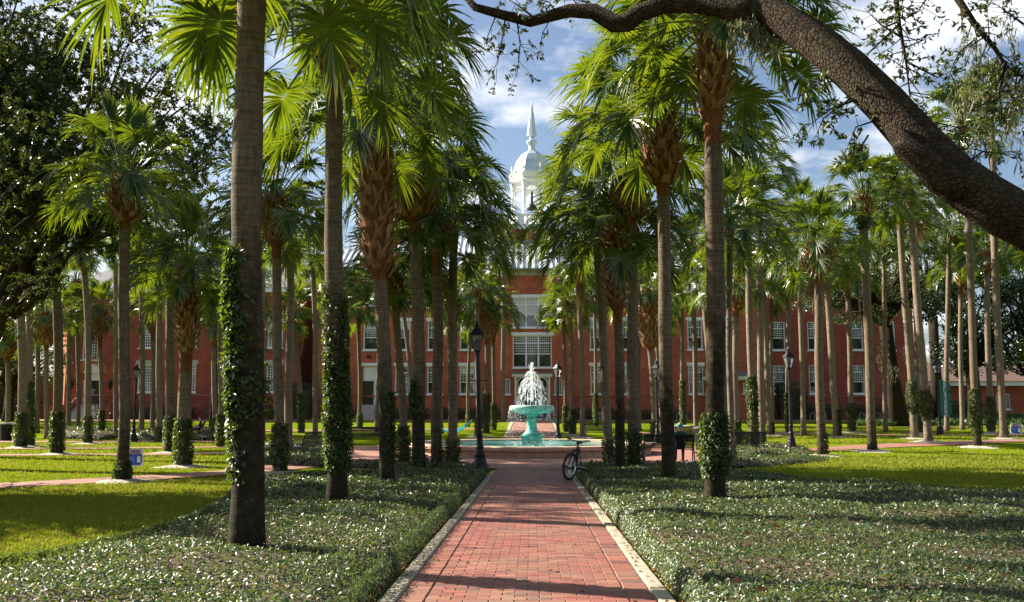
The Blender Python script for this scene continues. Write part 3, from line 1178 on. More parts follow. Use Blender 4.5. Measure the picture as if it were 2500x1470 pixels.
        DD.append(rad_ * .55 + np.array([[0, 0, -.55]]) + rng.normal(size=(nn, 3)) * .6)
        SZ.append(lsz * rng.uniform(.6, 1.4, nn))
    if PP:
        SZ = np.concatenate(SZ)
        tag(leaves('climbing_ivy', np.concatenate(PP), np.concatenate(DD), np.concatenate(NN_), SZ, SZ * .5, LEAF_IVY, root), kind='stuff')
    if sand:
        mb = MB()
        for q, z in ((.15, .07), (r0 + .12, .075), (r0 + .32, .045), (r0 + .62, .006)):
            for k in range(20):
                an = 2 * math.pi * k / 20
                j = 1 + .14 * math.sin(an * 3 + ph) + .09 * math.sin(an * 5 + 1)
                x, y = base.x + q * j * math.cos(an), base.y + q * j * math.sin(an)
                mb.v.append((x, y, float(g(x, y)) + z))
        for i in range(3):
            for k in range(20):
                mb.f.append((i * 20 + k, i * 20 + (k + 1) % 20, (i + 1) * 20 + (k + 1) % 20, (i + 1) * 20 + k))
        tag(mb.build('sand_patch', SAND, None, True), 'pale sand heap round the foot of the %s' % label.split(',')[0][:60], 'sand', kind='structure')
    return root


# left row beside the path, near to far
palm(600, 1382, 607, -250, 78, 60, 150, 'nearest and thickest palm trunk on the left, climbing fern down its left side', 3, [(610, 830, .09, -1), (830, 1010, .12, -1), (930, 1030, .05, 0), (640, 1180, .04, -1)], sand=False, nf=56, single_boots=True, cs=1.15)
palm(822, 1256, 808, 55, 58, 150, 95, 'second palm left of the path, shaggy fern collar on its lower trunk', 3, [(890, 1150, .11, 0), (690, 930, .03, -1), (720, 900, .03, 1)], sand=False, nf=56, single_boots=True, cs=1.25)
palm(946, 1196, 915, 245, 50, 440, 92, 'third palm left of the path, long criss-cross booted upper trunk', 2, [(960, 1130, .025, 1)], sand=False, nf=54, single_boots=True, bow=-6, cs=1.3)
palm(1022, 1156, 1014, 425, 44, 105, 104, 'palm with fat pineapple boot head and green moss, fourth left of the path', 2, [(930, 1020, .09, -1), (1090, 1150, .06, 0)], sand=False, single_boots=True, cs=1.3)
palm(1066, 1146, 1068, 550, 38, 65, 74, 'grey palm with pale lichen foot and small boot head, fifth left of the path', 1, [(1090, 1140, .05, 1)], sand=False, single_boots=True, cs=1.25)
palm(1104, 1132, 1106, 530, 33, 0, 0, 'slim plain palm next to the near lamp post on its left', 0, [(1072, 1132, .14, 0)], sand=False, cs=1.3)
# right row
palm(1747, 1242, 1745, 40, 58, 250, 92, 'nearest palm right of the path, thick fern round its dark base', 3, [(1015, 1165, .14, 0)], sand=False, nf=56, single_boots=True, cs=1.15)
palm(1632, 1193, 1607, 258, 47, 190, 92, 'second palm right of the path with speckled lichen lower trunk and booted neck', 2, [], sand=False, nf=54, single_boots=True, bow=4, cs=1.35)
palm(1550, 1157, 1538, 435, 40, 95, 86, 'third palm right of the path with a rusty orange neck', 1, [(1058, 1150, .10, 0)], sand=False, single_boots=True, cs=1.35)
palm(1516, 1150, 1502, 560, 34, 190, 60, 'green mossy palm with woven boots, close behind the third on the right', 2, [], sand=False, single_boots=True, cs=1.25)
palm(1490, 1133, 1453, 525, 32, 0, 0, 'leaning bare grey palm right of the bicycle, ivy at its foot', 0, [(1072, 1133, .14, 0)], sand=False, bow=-4, cs=1.35)
# left lawn
palm(298, 1177, 303, 440, 40, 100, 76, 'grey palm beside the blue yard sign, sand at its foot', 1, [(1125, 1175, .10, 0)], single_boots=True, cs=1.0)
palm(447, 1140, 455, 655, 42, 205, 56, 'stout palm with woven boots and a barrel of ivy, right of the yard sign', 0, [(1022, 1138, .20, 0)], single_boots=True)
palm(416, 1106, 413, 610, 34, 0, 0, 'plain straight palm just left of the stout ivy barrel palm', 1, [(1015, 1104, .12, 0)])
palm(683, 1156, 667, 490, 34, 100, 68, 'palm with small boot head and ivy column, right of the nearest trunk', 0, [(1036, 1150, .15, 0)], single_boots=True)
palm(704, 1112, 708, 575, 28, 0, 0, 'tan palm just right of the ivy column palm', 0, [])
palm(51, 1094, 46, 590, 30, 0, 0, 'leftmost tall palm with a round ivy sleeve', 0, [(1006, 1092, .24, 0)])
palm(72, 1090, 63, 615, 25, 60, 40, 'palm close behind the leftmost one, taller ivy on it', 0, [(930, 1088, .16, 0)])
palm(139, 1110, 130, 520, 33, 0, 0, 'tall dark-footed palm, third from the left edge', 1, [(1005, 1108, .16, 0)])
palm(214, 1084, 205, 610, 22, 45, 36, 'slim palm before the arched door, crown against pale sky', 0, [(1015, 1080, .17, 0)])
palm(247, 1064, 243, 760, 16, 60, 36, 'short orange-necked palm before the arched door', 0, [(1000, 1060, .16, 0)], sand=False)
palm(114, 1072, 108, 770, 17, 70, 40, 'short palm in the gap beside the dark-footed palm', 0, [], sand=False)
palm(166, 1052, 168, 770, 17, 0, 0, 'far slim palm against the left brick wall', 0, [], sand=False, nf=40)
palm(388, 1080, 386, 660, 22, 0, 0, 'slim grey palm right of the left lamp post', 0, [(1040, 1078, .08, 0)], sand=False)
palm(372, 1056, 374, 740, 16, 70, 30, 'thin booted palm behind the slim grey one, near the left lamp', 0, [], sand=False, nf=38)
palm(538, 1092, 538, 690, 22, 0, 0, 'pinkish bare palm left of the nearest trunk', 0, [(1010, 1088, .17, 0)], sand=False)
palm(524, 1078, 520, 770, 18, 60, 40, 'short palm with rusty neck beside the oak trunk', 0, [(1020, 1076, .1, 0)], sand=False)
palm(282, 1068, 277, 570, 15, 0, 0, 'thin palm hidden behind the yard sign palm', 0, [], sand=False, nf=40)
palm(20, 1068, 14, 810, 18, 60, 40, 'short booted palm at the left frame edge', 0, [], sand=False)
palm(736, 1056, 716, 770, 17, 0, 0, 'far palm with dark ivy against the brick corner', 0, [(960, 1054, .12, 0)], sand=False, nf=40)
palm(600, 1062, 596, 740, 18, 40, 30, 'far palm glimpsed behind the nearest trunk', 0, [], sand=False, nf=38)
# left middle
palm(986, 1132, 962, 680, 29, 60, 50, 'orange-necked palm between the third and fourth left palms', 0, [(1040, 1130, .15, 0)], sand=False, single_boots=True)
palm(852, 1048, 846, 740, 15, 0, 0, 'far pale palm just right of the fern collar palm', 0, [], sand=False, nf=40)
palm(878, 1046, 876, 770, 15, 0, 0, 'far palm before the white side door', 0, [(1010, 1042, .1, 0)], sand=False, nf=40)
palm(1012, 1062, 978, 700, 16, 0, 0, 'thin palm leaning left behind the mossy fourth palm', 0, [], sand=False, nf=40)
palm(1110, 1052, 1112, 740, 13, 0, 0, 'thin far palm behind the near lamp row', 0, [(1000, 1050, .1, 0)], sand=False, nf=40)
# behind the fountain, left
palm(1168, 1066, 1164, 700, 20, 30, 34, 'palm directly behind the near lamp post', 0, [(1020, 1062, .08, 0)], sand=True)
palm(1187, 1058, 1190, 745, 18, 80, 34, 'booted palm just right of the near lamp post', 0, [(960, 1056, .12, 0)], sand=False)
palm(1205, 1050, 1206, 765, 14, 50, 24, 'third in the line behind the fountain on the left', 0, [(985, 1048, .15, 0)], sand=False, nf=40)
palm(1142, 1042, 1147, 780, 12, 0, 0, 'slender palm left of the small window by the lamp', 0, [(1000, 1040, .06, 0)], sand=False, nf=38)
palm(1228, 1030, 1228, 590, 16, 30, 22, 'tall far palm against the metal roof', 0, [], sand=False, cs=1.15, nf=44)
# behind the fountain, right
palm(1423, 1068, 1413, 660, 19, 25, 28, 'straight palm right of the fountain lamp', 0, [], sand=True)
palm(1398, 1062, 1392, 740, 17, 30, 28, 'palm with ivy sleeve right behind the fountain lamp', 0, [(1000, 1058, .16, 0)])
palm(1382, 1054, 1376, 765, 13, 0, 0, 'third in the line behind the fountain on the right', 0, [(990, 1052, .16, 0)], sand=False, nf=40)
palm(1455, 1040, 1452, 720, 12, 0, 0, 'slender palm with pointed ivy cone before the wall', 0, [(960, 1038, .14, 0)], sand=False, nf=40)
# right middle
palm(1600, 1078, 1577, 715, 21, 130, 44, 'leaning palm with long woven boots behind the second right palm', 0, [(1030, 1076, .14, 0)], sand=False, single_boots=True)
palm(1618, 1056, 1596, 760, 15, 0, 0, 'far palm close behind the leaning woven one', 0, [], sand=False, nf=38)
palm(1668, 1040, 1664, 730, 15, 0, 0, 'far palm with sunlit vine before a brick bay', 0, [(930, 1036, .09, 0)], sand=True, nf=38)
palm(1742, 1062, 1716, 690, 21, 0, 0, 'palm leaning left behind the nearest right palm', 0, [], sand=False)
palm(1786, 1135, 1780, 560, 22, 0, 0, 'plain palm half hidden behind the nearest right palm', 0, [(1085, 1130, .05, 1)], sand=True)
palm(1798, 1088, 1797, 690, 23, 60, 42, 'rusty-necked palm with ivy foot right of the nearest right palm', 0, [(1025, 1086, .13, 0)], sand=False, single_boots=True)
palm(1840, 1102, 1824, 520, 25, 0, 0, 'palm with a moss bulge on its trunk above yellow ivy', 0, [(985, 1100, .12, 0), (920, 1000, .16, 0)], sand=False)
palm(1881, 1064, 1858, 670, 19, 0, 0, 'palm leaning left between moss bulge palm and right lamp', 0, [(1030, 1062, .09, 1)])
palm(1886, 1050, 1882, 700, 13, 0, 0, 'thin palm behind the one leaning by the right lamp', 0, [], sand=False, nf=38)
palm(1926, 1058, 1924, 665, 17, 30, 26, 'palm directly behind the right lamp post', 0, [(960, 1056, .08, 0)])
palm(2007, 1114, 1996, 600, 30, 65, 66, 'palm with a round boot head right of the right lamp post', 1, [(1060, 1110, .05, 1)], single_boots=True)
palm(2043, 1068, 2013, 640, 23, 0, 0, 'leaning palm with shaggy fern patch right of the boot head palm', 0, [(1000, 1065, .07, 1)])
palm(2080, 1056, 2070, 670, 19, 30, 32, 'palm with yellow vine foot before the shaded wing', 0, [(985, 1054, .12, 0)])
palm(2130, 1102, 2108, 480, 30, 50, 44, 'tall thick palm with leafy vine in its crown, on the right lawn', 1, [(515, 560, .22, 0)])
palm(2233, 1072, 2193, 505, 24, 0, 0, 'left one of three leaning palms before the mossy oak', 0, [(930, 1010, .13, 0)])
palm(2244, 1058, 2232, 600, 17, 0, 0, 'middle thin one of three palms before the mossy oak', 0, [(975, 1055, .12, 0)])
palm(2267, 1080, 2217, 465, 26, 0, 0, 'right one of three leaning palms before the mossy oak', 0, [(955, 1025, .16, 0)])
palm(2387, 1092, 2355, 300, 25, 0, 0, 'tall palm right of the green banner passing under the limb', 1, [(950, 1060, .12, 0)])
palm(2420, 1058, 2409, 620, 20, 35, 34, 'shorter palm between two tall ones at the right', 0, [(970, 1050, .15, 0)])
palm(2449, 1072, 2418, 245, 25, 0, 0, 'rightmost tall palm by the tilted yard sign', 0, [(1010, 1068, .06, 1)], cs=1.05)
palm(2560, 1075, 2540, 560, 24, 30, 30, 'palm crown entering at the right frame edge', 0, [], sand=False)

# rows farther back that close the canopy
for (ub, vb, ut, vt, w, bl, bw, lb) in (
        (770, 1064, 765, 640, 18, 0, 0, 'far palm with yellow-green crown between the nearest two left trunks'),
        (800, 1050, 802, 700, 16, 40, 28, 'short far palm just left of the fern collar palm'),
        (640, 1074, 640, 560, 20, 0, 0, 'palm hidden behind the nearest trunk, its crown showing right of it'),
        (345, 1062, 345, 620, 18, 0, 0, 'far palm between yard sign palm and the left lamp'),
        (190, 1050, 186, 690, 15, 40, 26, 'far palm left of the arched door'),
        (460, 1054, 470, 690, 16, 0, 0, 'far palm whose crown tops the stout ivy barrel palm'),
        (920, 1054, 932, 640, 17, 0, 0, 'far palm right of the long booted third palm'),
        (1078, 1058, 1060, 720, 15, 0, 0, 'far palm behind the lichen-footed fifth palm'),
        (1560, 1052, 1562, 640, 16, 0, 0, 'far palm right of the rusty-necked third right palm'),
        (1700, 1054, 1690, 590, 17, 0, 0, 'tall far palm left of the nearest right palm'),
        (1862, 1088, 1850, 400, 24, 0, 0, 'very tall palm whose crown rises right of the nearest right palm'),
        (1770, 1062, 1765, 620, 17, 0, 0, 'far palm crown behind the nearest right palm'),
        (1962, 1064, 1952, 530, 18, 0, 0, 'tall far palm right of the right lamp post'),
        (2162, 1054, 2160, 600, 16, 30, 26, 'far palm left of the three leaning palms'),
        (2312, 1052, 2320, 560, 17, 0, 0, 'far palm right of the three leaning palms'),
        (2350, 1050, 2346, 650, 16, 40, 28, 'short far palm between banner and the tall limb palm'),
        (90, 1058, 86, 680, 17, 0, 0, 'far palm behind the second ivy palm at left'),
        (1480, 1046, 1476, 650, 15, 0, 0, 'far palm left of the green mossy woven palm')):
    palm(ub, vb, ut, vt, w, bl, bw, lb, 0, [], sand=False, nf=42)

# ------------------------------------------------------------------ buildings
YB = 81.5


def bx(px):
    return (px - 1301) / 27.6 + .05


def bz(py):
    return (1000 - py) / 27.6 + EYE.z


def wall_open(mb, x0, x1, z0, z1, y, ops, depth=.22):
    xs = sorted({x0, x1} | {o[0] for o in ops} | {o[1] for o in ops})
    zs = sorted({z0, z1} | {o[2] for o in ops} | {o[3] for o in ops})
    for a, b in zip(xs[:-1], xs[1:]):
        for c, d in zip(zs[:-1], zs[1:]):
            mx_, mz = (a + b) / 2, (c + d) / 2
            if any(o[0] < mx_ < o[1] and o[2] < mz < o[3] for o in ops): continue
            mb.add([(a, y, c), (b, y, c), (b, y, d), (a, y, d)], [(0, 1, 2, 3)])
    for (a, b, c, d) in ops:
        y2 = y + depth
        mb.add([(a, y, c), (a, y2, c), (a, y2, d), (a, y, d)], [(0, 1, 2, 3)])
        mb.add([(b, y, c), (b, y, d), (b, y2, d), (b, y2, c)], [(0, 1, 2, 3)])
        mb.add([(a, y, d), (a, y2, d), (b, y2, d), (b, y, d)], [(0, 1, 2, 3)])
        mb.add([(a, y, c), (b, y, c), (b, y2, c), (a, y2, c)], [(0, 1, 2, 3)])


def grid_bars(mb, x0, x1, z0, z1, nx_, nz_, y, w=.028):
    for i in range(1, nx_):
        x = x0 + (x1 - x0) * i / nx_
        mb.box(x - w / 2, x + w / 2, y, y + .03, z0, z1)
    for i in range(1, nz_):
        z = z0 + (z1 - z0) * i / nz_
        mb.box(x0, x1, y - .002, y + .028, z - w / 2, z + w / 2)


def window(parent, cx, z0, z1, w, y, style='sash', header=True, stone=False, n=1, blind=0.0):
    """a window set into an opening of its wall; n lights side by side"""
    mb = MB()
    x0, x1 = cx - w / 2, cx + w / 2
    c = .10
    yf = y + .06
    mb.box(x0, x0 + c, yf, yf + .12, z0, z1); mb.box(x1 - c, x1, yf, yf + .12, z0, z1)
    mb.box(x0 + c, x1 - c, yf, yf + .12, z1 - c, z1); mb.box(x0 + c, x1 - c, yf, yf + .12, z0, z0 + c)
    lw = (w - 2 * c) / n
    for k in range(n):
        a, b = x0 + c + k * lw, x0 + c + (k + 1) * lw
        if k: mb.box(a - .07, a + .07, yf - .02, yf + .1, z0 + c, z1 - c)
        a += .05; b -= .05
        h = z1 - z0 - 2 * c
        if style == 'sash':
            zt = z1 - c - h * .22
            zm = z0 + c + h * .42
            mb.box(a, b, yf + .02, yf + .09, zt - .05, zt + .05)
            mb.box(a, b, yf + .03, yf + .09, zm - .04, zm + .04)
            mid = (a + b) / 2
            if n == 1:
                mb.box(mid - .05, mid + .05, yf + .022, yf + .088, zt + .05, z1 - c)
                grid_bars(mb, a, mid - .05, zt + .05, z1 - c, 3, 3, yf + .05)
                grid_bars(mb, mid + .05, b, zt + .05, z1 - c, 3, 3, yf + .05)
            else:
                grid_bars(mb, a, b, zt + .05, z1 - c, 6, 3, yf + .05)
            grid_bars(mb, a, b, zm + .04, zt - .05, 6, 4, yf + .05)
        elif style == 'grid':
            grid_bars(mb, a, b, z0 + c, z1 - c, 6, 9, yf + .05, .04)
        else:
            grid_bars(mb, a, b, z0 + c, z1 - c, 4, 7, yf + .05)
    mb.box(x0 - .1, x1 + .1, y - .1, y + .06, z0 - .11, z0 + .005)       # sill
    if header: mb.box(x0 - .12, x1 + .12, y - .09, y + .06, z1 - .01, z1 + .27)
    wo = mb.build('window', WHITE, parent)
    MB().box(x0 + c, x1 - c, yf + .085, yf + .10, z0 + c, z1 - c).build('pane', GLASS, wo)
    if blind:
        zc = z1 - c - (z1 - z0) * blind
        MB().box(x0 + c + .02, x1 - c - .02, yf + .078, yf + .084, zc, z1 - c - .02).build('blind', BLIND, wo)
    if stone:
        MB().box(x0 - .18, x1 + .18, y - .05, y + .05, z1 + .003, z1 + .38).build('lintel', STONE, wo)
    return wo


def steps(parent, x0, x1, y, z0, z1, n, run=.3):
    for i in range(n):
        zt = z0 + (z1 - z0) * (i + 1) / n
        yy0 = y - (n - i) * run
        MB().box(x0, x1, yy0, yy0 + run + (.02 if i < n - 1 else 0), z0 - .3, zt).build('step', STONE, parent)
    for xx in (x0 + .08, x1 - .08):
        mb = MB()
        a = Vector((xx, y - n * run, z0)); b = Vector((xx, y - .1, z1))
        up = Vector((0, 0, .92))
        mb.tube([a, a + up, b + up, b], .025, 6)
        for q in (.33, .66):
            p = a.lerp(b, q); mb.tube([p, p + up], .018, 5)
        mb.build('handrail', BLACK, parent)


hall = empty('brick_hall', (0, YB, 0), 0, 'large red brick hall with white cupola behind the fountain', 'building')
GB = .75
ops, wins = [], []
for sgn in (-1, 1):
    for k in range(5):
        X = sgn * (5.76 + 2.865 * k)
        for fl, (a_, b_) in enumerate(((3.12, 5.62), (7.03, 9.62), (11.0, 13.2))):
            if sgn < 0 and k == 3 and fl == 0: continue
            if sgn > 0 and k >= 4 and fl == 0: continue
            wins.append((X, a_, b_, 1.32, 'sash', fl == 2))
            ops.append((X - .66, X + .66, a_, b_))
dx = -14.36
ops.append((dx - .66, dx + .66, 2.21, 5.62))
mb = MB()
wall_open(mb, -18.7, -3.3, GB, 14.1, 0, [o for o in ops if o[1] < -3.3])
wall_open(mb, 3.3, 19.8, GB, 14.1, 0, [o for o in ops if o[0] > 3.3])
mb.box(-19.6, 19.6, .6, 13, GB, 14.0)
mb.add([(19.8, 0, GB), (19.8, .7, GB), (19.8, .7, 14.1), (19.8, 0, 14.1)], [(0, 1, 2, 3)])
mb.build('wall', BRICKW, hall)
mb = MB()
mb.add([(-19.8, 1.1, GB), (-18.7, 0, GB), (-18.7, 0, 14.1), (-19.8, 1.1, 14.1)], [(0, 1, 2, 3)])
mb.build('corner_wall', BRICKO, hall)  # chamfer added to catch the sun, sunlight also put into its colour
for (X, a_, b_, w_, st, up) in wins:
    window(hall, X, a_, b_, w_, 0, 'sash', blind=.58 if up else random.choice([0, 0, 0, .25]))
# central bay
yb = -.7
cops = [(-1.72, 1.72, 5.42, 8.25), (-1.72, 1.72, 8.95, 11.6), (-1.35, 1.35, GB + .2, 4.5), (-2.6, -1.94, 3.1, 4.46), (1.94, 2.6, 3.1, 4.46)]
mb = MB()
wall_open(mb, -3.3, 3.3, GB, 14.1, yb, cops)
for s in (-1, 1):
    mb.add([(s * 3.3, yb, GB), (s * 3.3, .5, GB), (s * 3.3, .5, 14.1), (s * 3.3, yb, 14.1)], [(0, 1, 2, 3)])
mb.build('entrance_bay', BRICKW, hall)
window(hall, 0, 5.42, 8.25, 3.44, yb, 'sash', n=3)
window(hall, 0, 8.95, 11.6, 3.44, yb, 'sash', n=3, blind=.55)
for s in (-1, 1):
    window(hall, s * 2.27, 3.1, 4.46, .66, yb, 'small', header=False)
d_ = MB().box(-1.3, 1.3, yb + .2, yb + .26, GB + .2, 4.5).build('door', DOORM, hall)
mb = MB()
for x in (-1.35, -.06, 1.23):
    mb.box(x, x + .12, yb + .12, yb + .22, GB + .2, 4.5)
mb.box(-1.23, 1.23, yb + .122, yb + .2, 3.5, 3.62)
mb.build('door_frame', WHITE, d_)
po = MB().box(-1.75, 1.75, yb - 1.0, yb - .003, 4.62, 4.86).box(-1.6, 1.6, yb - .85, yb - .003, 4.5, 4.617).build('porch_canopy', WHITE, hall)
MB().box(-1.85, 1.85, yb - 1.1, yb - .003, 4.863, 4.98).build('canopy_roof', SLATE, po)
for s in (-1, 1):
    MB().tube([(s * 1.45, yb - .75, GB + .3), (s * 1.45, yb - .75, 4.5)], [.1, .085], 10).build('column', WHITE, po)
    MB().tube([(s * 1.45, yb - .75, 3.9), (s * 1.2, yb - .75, 4.3), (s * 1.0, yb - .75, 4.48)], .05, 6).build('bracket', WHITE, po)
steps(hall, -1.7, 1.7, yb - 1.1, GB - .1, GB + .2, 2)
mb = MB()
mb.box(-18.7, -3.3, -.05, -.003, 2.88, 3.0); mb.box(3.3, 19.8, -.05, -.003, 2.88, 3.0)
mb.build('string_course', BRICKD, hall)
MB().box(-18.9, 20.0, -.16, -.003, 13.55, 14.1).build('frieze', STONE, hall)
MB().box(-3.4, 3.4, yb - .16, yb - .003, 13.55, 14.1).build('bay_frieze', STONE, hall)
# side door on the left
so = MB().box(dx - .62, dx + .3, .14, .18, 2.21, 4.28).build('side_door', DOORM, hall)
MB().box(dx - .62, dx + .62, .12, .2, 4.3, 5.58).box(dx + .32, dx + .62, .12, .2, 2.21, 4.3).build('door_panel', WHITE, so)
MB().box(dx - .78, dx + .78, -.09, .05, 5.61, 5.88).build('door_header', WHITE, so)
MB().tube([(dx + .2, .1, 3.15), (dx + .2, .02, 3.15)], .04, 6).build('door_knob', CHROME, so)
MB().box(dx - .3, dx + .05, -.15, -.003, 6.3, 6.55).build('flood_light', DOORM, hall)
steps(hall, dx - .9, dx + .9, -.02, .85, 2.2, 7)
# porch on the right
pr = MB()
wall_open(pr, 15.4, 20.2, GB, 4.4, -1.6, [(18.1, 18.9, 3.15, 4.1)])
pr.add([(15.4, -1.6, GB), (15.4, 0, GB), (15.4, 0, 4.4), (15.4, -1.6, 4.4)], [(0, 1, 2, 3)])
pr.add([(20.2, -1.6, GB), (20.2, 0.5, GB), (20.2, 0.5, 4.4), (20.2, -1.6, 4.4)], [(0, 1, 2, 3)])
pw = pr.build('side_porch', BRICKW, hall)
MB().box(14.9, 20.7, -2.1, 0, 4.40, 4.62).box(15.0, 20.6, -2.0, 0, 4.28, 4.397).build('porch_cornice', WHITE, pw)
MB().add([(14.85, -2.15, 4.63), (20.75, -2.15, 4.63), (20.75, 0, 5.1), (14.85, 0, 5.1)], [(0, 1, 2, 3)]).build('porch_roof', SLATE, pw)
window(hall, 18.5, 3.15, 4.1, .8, -1.6, 'small', header=False)
# roof with standing seams
e0, ex0, ex1 = -.7, -20.4, 20.4
rf = MB()
A = [(ex0, e0, 14.12), (ex1, e0, 14.12), (ex1 - 5, 6.4, 18.4), (ex0 + 5, 6.4, 18.4), (ex0, 13.7, 14.12), (ex1, 13.7, 14.12)]
rf.add(A, [(0, 1, 2, 3), (1, 5, 2), (4, 0, 3), (5, 4, 3, 2)])
rf.add([(-4.0, -1.4, 14.14), (4.0, -1.4, 14.14), (4.0, 6.3, 18.43), (-4.0, 6.3, 18.43), (-4.0, -.2, 14.14), (4.0, -.2, 14.14)], [(0, 1, 2, 3)])
ro = rf.build('roof', ROOF, hall)
sm = MB()
x = -3.9
while x < 3.95:
    sm.add([(x - .025, -1.42, 14.15), (x + .025, -1.42, 14.15), (x + .025, 6.28, 18.44), (x - .025, 6.28, 18.44),
            (x - .025, -1.42, 14.23), (x + .025, -1.42, 14.23), (x + .025, 6.28, 18.52), (x - .025, 6.28, 18.52)],
           [(4, 5, 6, 7), (0, 1, 5, 4), (1, 2, 6, 5), (3, 0, 4, 7)])
    x += .52
for i in range(-37, 38):
    x = i * .52
    if abs(x) < 4.1: continue
    f_ = min(1, (20.4 - abs(x)) / 5)
    y1, z1 = e0 + 7.1 * f_, 14.12 + 4.28 * f_
    sm.add([(x - .025, e0, 14.2), (x + .025, e0, 14.2), (x + .025, y1, z1 + .08), (x - .025, y1, z1 + .08), (x - .025, e0, 14.1), (x + .025, e0, 14.1), (x + .025, y1, z1), (x - .025, y1, z1)],
           [(0, 1, 2, 3), (4, 5, 1, 0), (1, 5, 6, 2), (4, 0, 3, 7)])
sm.build('roof_seam', GALV, ro)
gt = MB()
gt.box(ex0, -4.05, e0 - .14, e0, 14.0, 14.13); gt.box(4.05, ex1, e0 - .14, e0, 14.0, 14.13); gt.box(-4.05, 4.05, -1.56, -1.4, 14.0, 14.13)
gt.build('gutter', plain('gutter_teal', (.32, .45, .46), .5), ro)
# cupola
YC = 8.6
zb = 18.95
cu = MB().box(-3.2, 3.2, YC - 3.2, YC + 3.2, 16.5, zb).build('tower_base', BRICKW, hall)
MB().box(-3.45, 3.45, YC - 3.45, YC + 3.45, zb + .003, zb + .35).build('tower_cornice', WHITE, cu)
bal = MB()
for s in (-1, 1):
    for i in range(15):
        p_ = -2.9 + 5.8 * i / 14
        prof = [(.05, 0), (.11, .25), (.05, .55), (.07, .8)]
        bal.lathe(prof, 6, (p_, YC + s * 3.2, zb + .5), False)
        bal.lathe(prof, 6, (s * 3.2, YC + p_, zb + .5), False)
bal.build('baluster_row', WHITE, cu)
rl = MB()
for z_, h_ in ((zb + .36, .14), (zb + 1.3, .15)):
    rl.box(-3.3, 3.3, YC - 3.32, YC - 3.08, z_, z_ + h_); rl.box(-3.3, 3.3, YC + 3.08, YC + 3.32, z_, z_ + h_)
    rl.box(-3.32, -3.08, YC - 3.07, YC + 3.07, z_, z_ + h_); rl.box(3.08, 3.32, YC - 3.07, YC + 3.07, z_, z_ + h_)
for sx in (-1, 1):
    for sy in (-1, 1):
        rl.box(sx * 3.2 - .25, sx * 3.2 + .25, YC + sy * 3.2 - .25, YC + sy * 3.2 + .25, zb + .352, zb + 1.5)
for px_ in (-1.1, 1.1):
    rl.box(px_ - .3, px_ + .3, YC - 3.4, YC - 3.0, zb + .353, zb + 1.5)
rl.build('balustrade_rail', WHITE, cu)
cup = MB().lathe([(2.35, 0), (2.35, 1.2), (2.2, 1.25)], 8, (0, YC, zb + .35), True, R(22.5)).build('cupola', WHITE, hall)
z1c, z2c = zb + 1.5, 24.0
for k in range(8):
    an = R(22.5 + 45 * k)
    cxx, cyy = 2.05 * math.cos(an), YC + 2.05 * math.sin(an)
    MB().lathe([(.24, 0), (.24, .2), (.18, .25), (.16, z2c - z1c - .35), (.25, z2c - z1c - .2), (.25, z2c - z1c)], 10, (cxx, cyy, z1c)).build('column', WHITE, cup, False)
    an2 = R(22.5 + 45 * (k + 1))
    a_ = Vector((2.0 * math.cos(an), YC + 2.0 * math.sin(an), 0)); b_ = Vector((2.0 * math.cos(an2), YC + 2.0 * math.sin(an2), 0))
    ar = MB()
    nn = 12
    half = (b_ - a_).length / 2 - .16
    nrm = ((a_ + b_) / 2 - Vector((0, YC, 0))).normalized() * .12
    for off in (0, 1):
        for i in range(nn + 1):
            th = math.pi * i / nn
            t_ = .5 - math.cos(th) * half / (b_ - a_).length
            q = a_.lerp(b_, t_) - nrm * off
            ar.v.append((q.x, q.y, z2c - .95 + math.sin(th) * half * .9)); ar.v.append((q.x, q.y, z2c + .02))
    m2 = 2 * (nn + 1)
    for i in range(nn):
        j = i * 2
        ar.f += [(j, j + 2, j + 3, j + 1), (m2 + j, m2 + j + 1, m2 + j + 3, m2 + j + 2), (j, m2 + j, m2 + j + 2, j + 2)]
    ar.build('arch', WHITE, cup)
    MB().lathe([(.12, 0), (.16, .15), (.05, .3), (.13, .5), (.02, .95)], 8, (2.15 * math.cos(an), YC + 2.15 * math.sin(an), 24.85)).build('finial', WHITE, cup)
MB().lathe([(2.25, 0), (2.4, .15), (2.25, .3), (2.45, .7), (2.5, .85), (2.0, .86)], 8, (0, YC, 24.0), True, R(22.5)).build('entablature', WHITE, cup)
MB().lathe([(.1, 0), (.5, .12), (.46, .4), (.3, .65), (.12, .8), (.1, 2.0)], 14, (0, YC, 21.4)).build('bell', BLACK, cup, True)
dome = MB().lathe([(1.9, 0), (1.95, .25), (1.85, .8), (1.6, 1.5), (1.15, 2.15), (.7, 2.5), (.45, 2.65)], 8, (0, YC, 24.87), True, R(22.5)).build('dome', plain('pale_metal', (.52, .60, .68), .4, .3, noise=.1), hall)
MB().lathe([(.5, 0), (.35, .15), (.3, .5), (.55, .9), (.55, 1.05), (.25, 1.2), (.25, 1.45), (.5, 1.6)], 10, (0, YC, 27.5)).build('spire_base', MATS['pale_metal'], dome)
MB().lathe([(.50, 0), (.33, 1.4), (.15, 2.7), (.02, 3.8)], 8, (0, YC, 29.1)).build('spire', MATS['pale_metal'], dome)

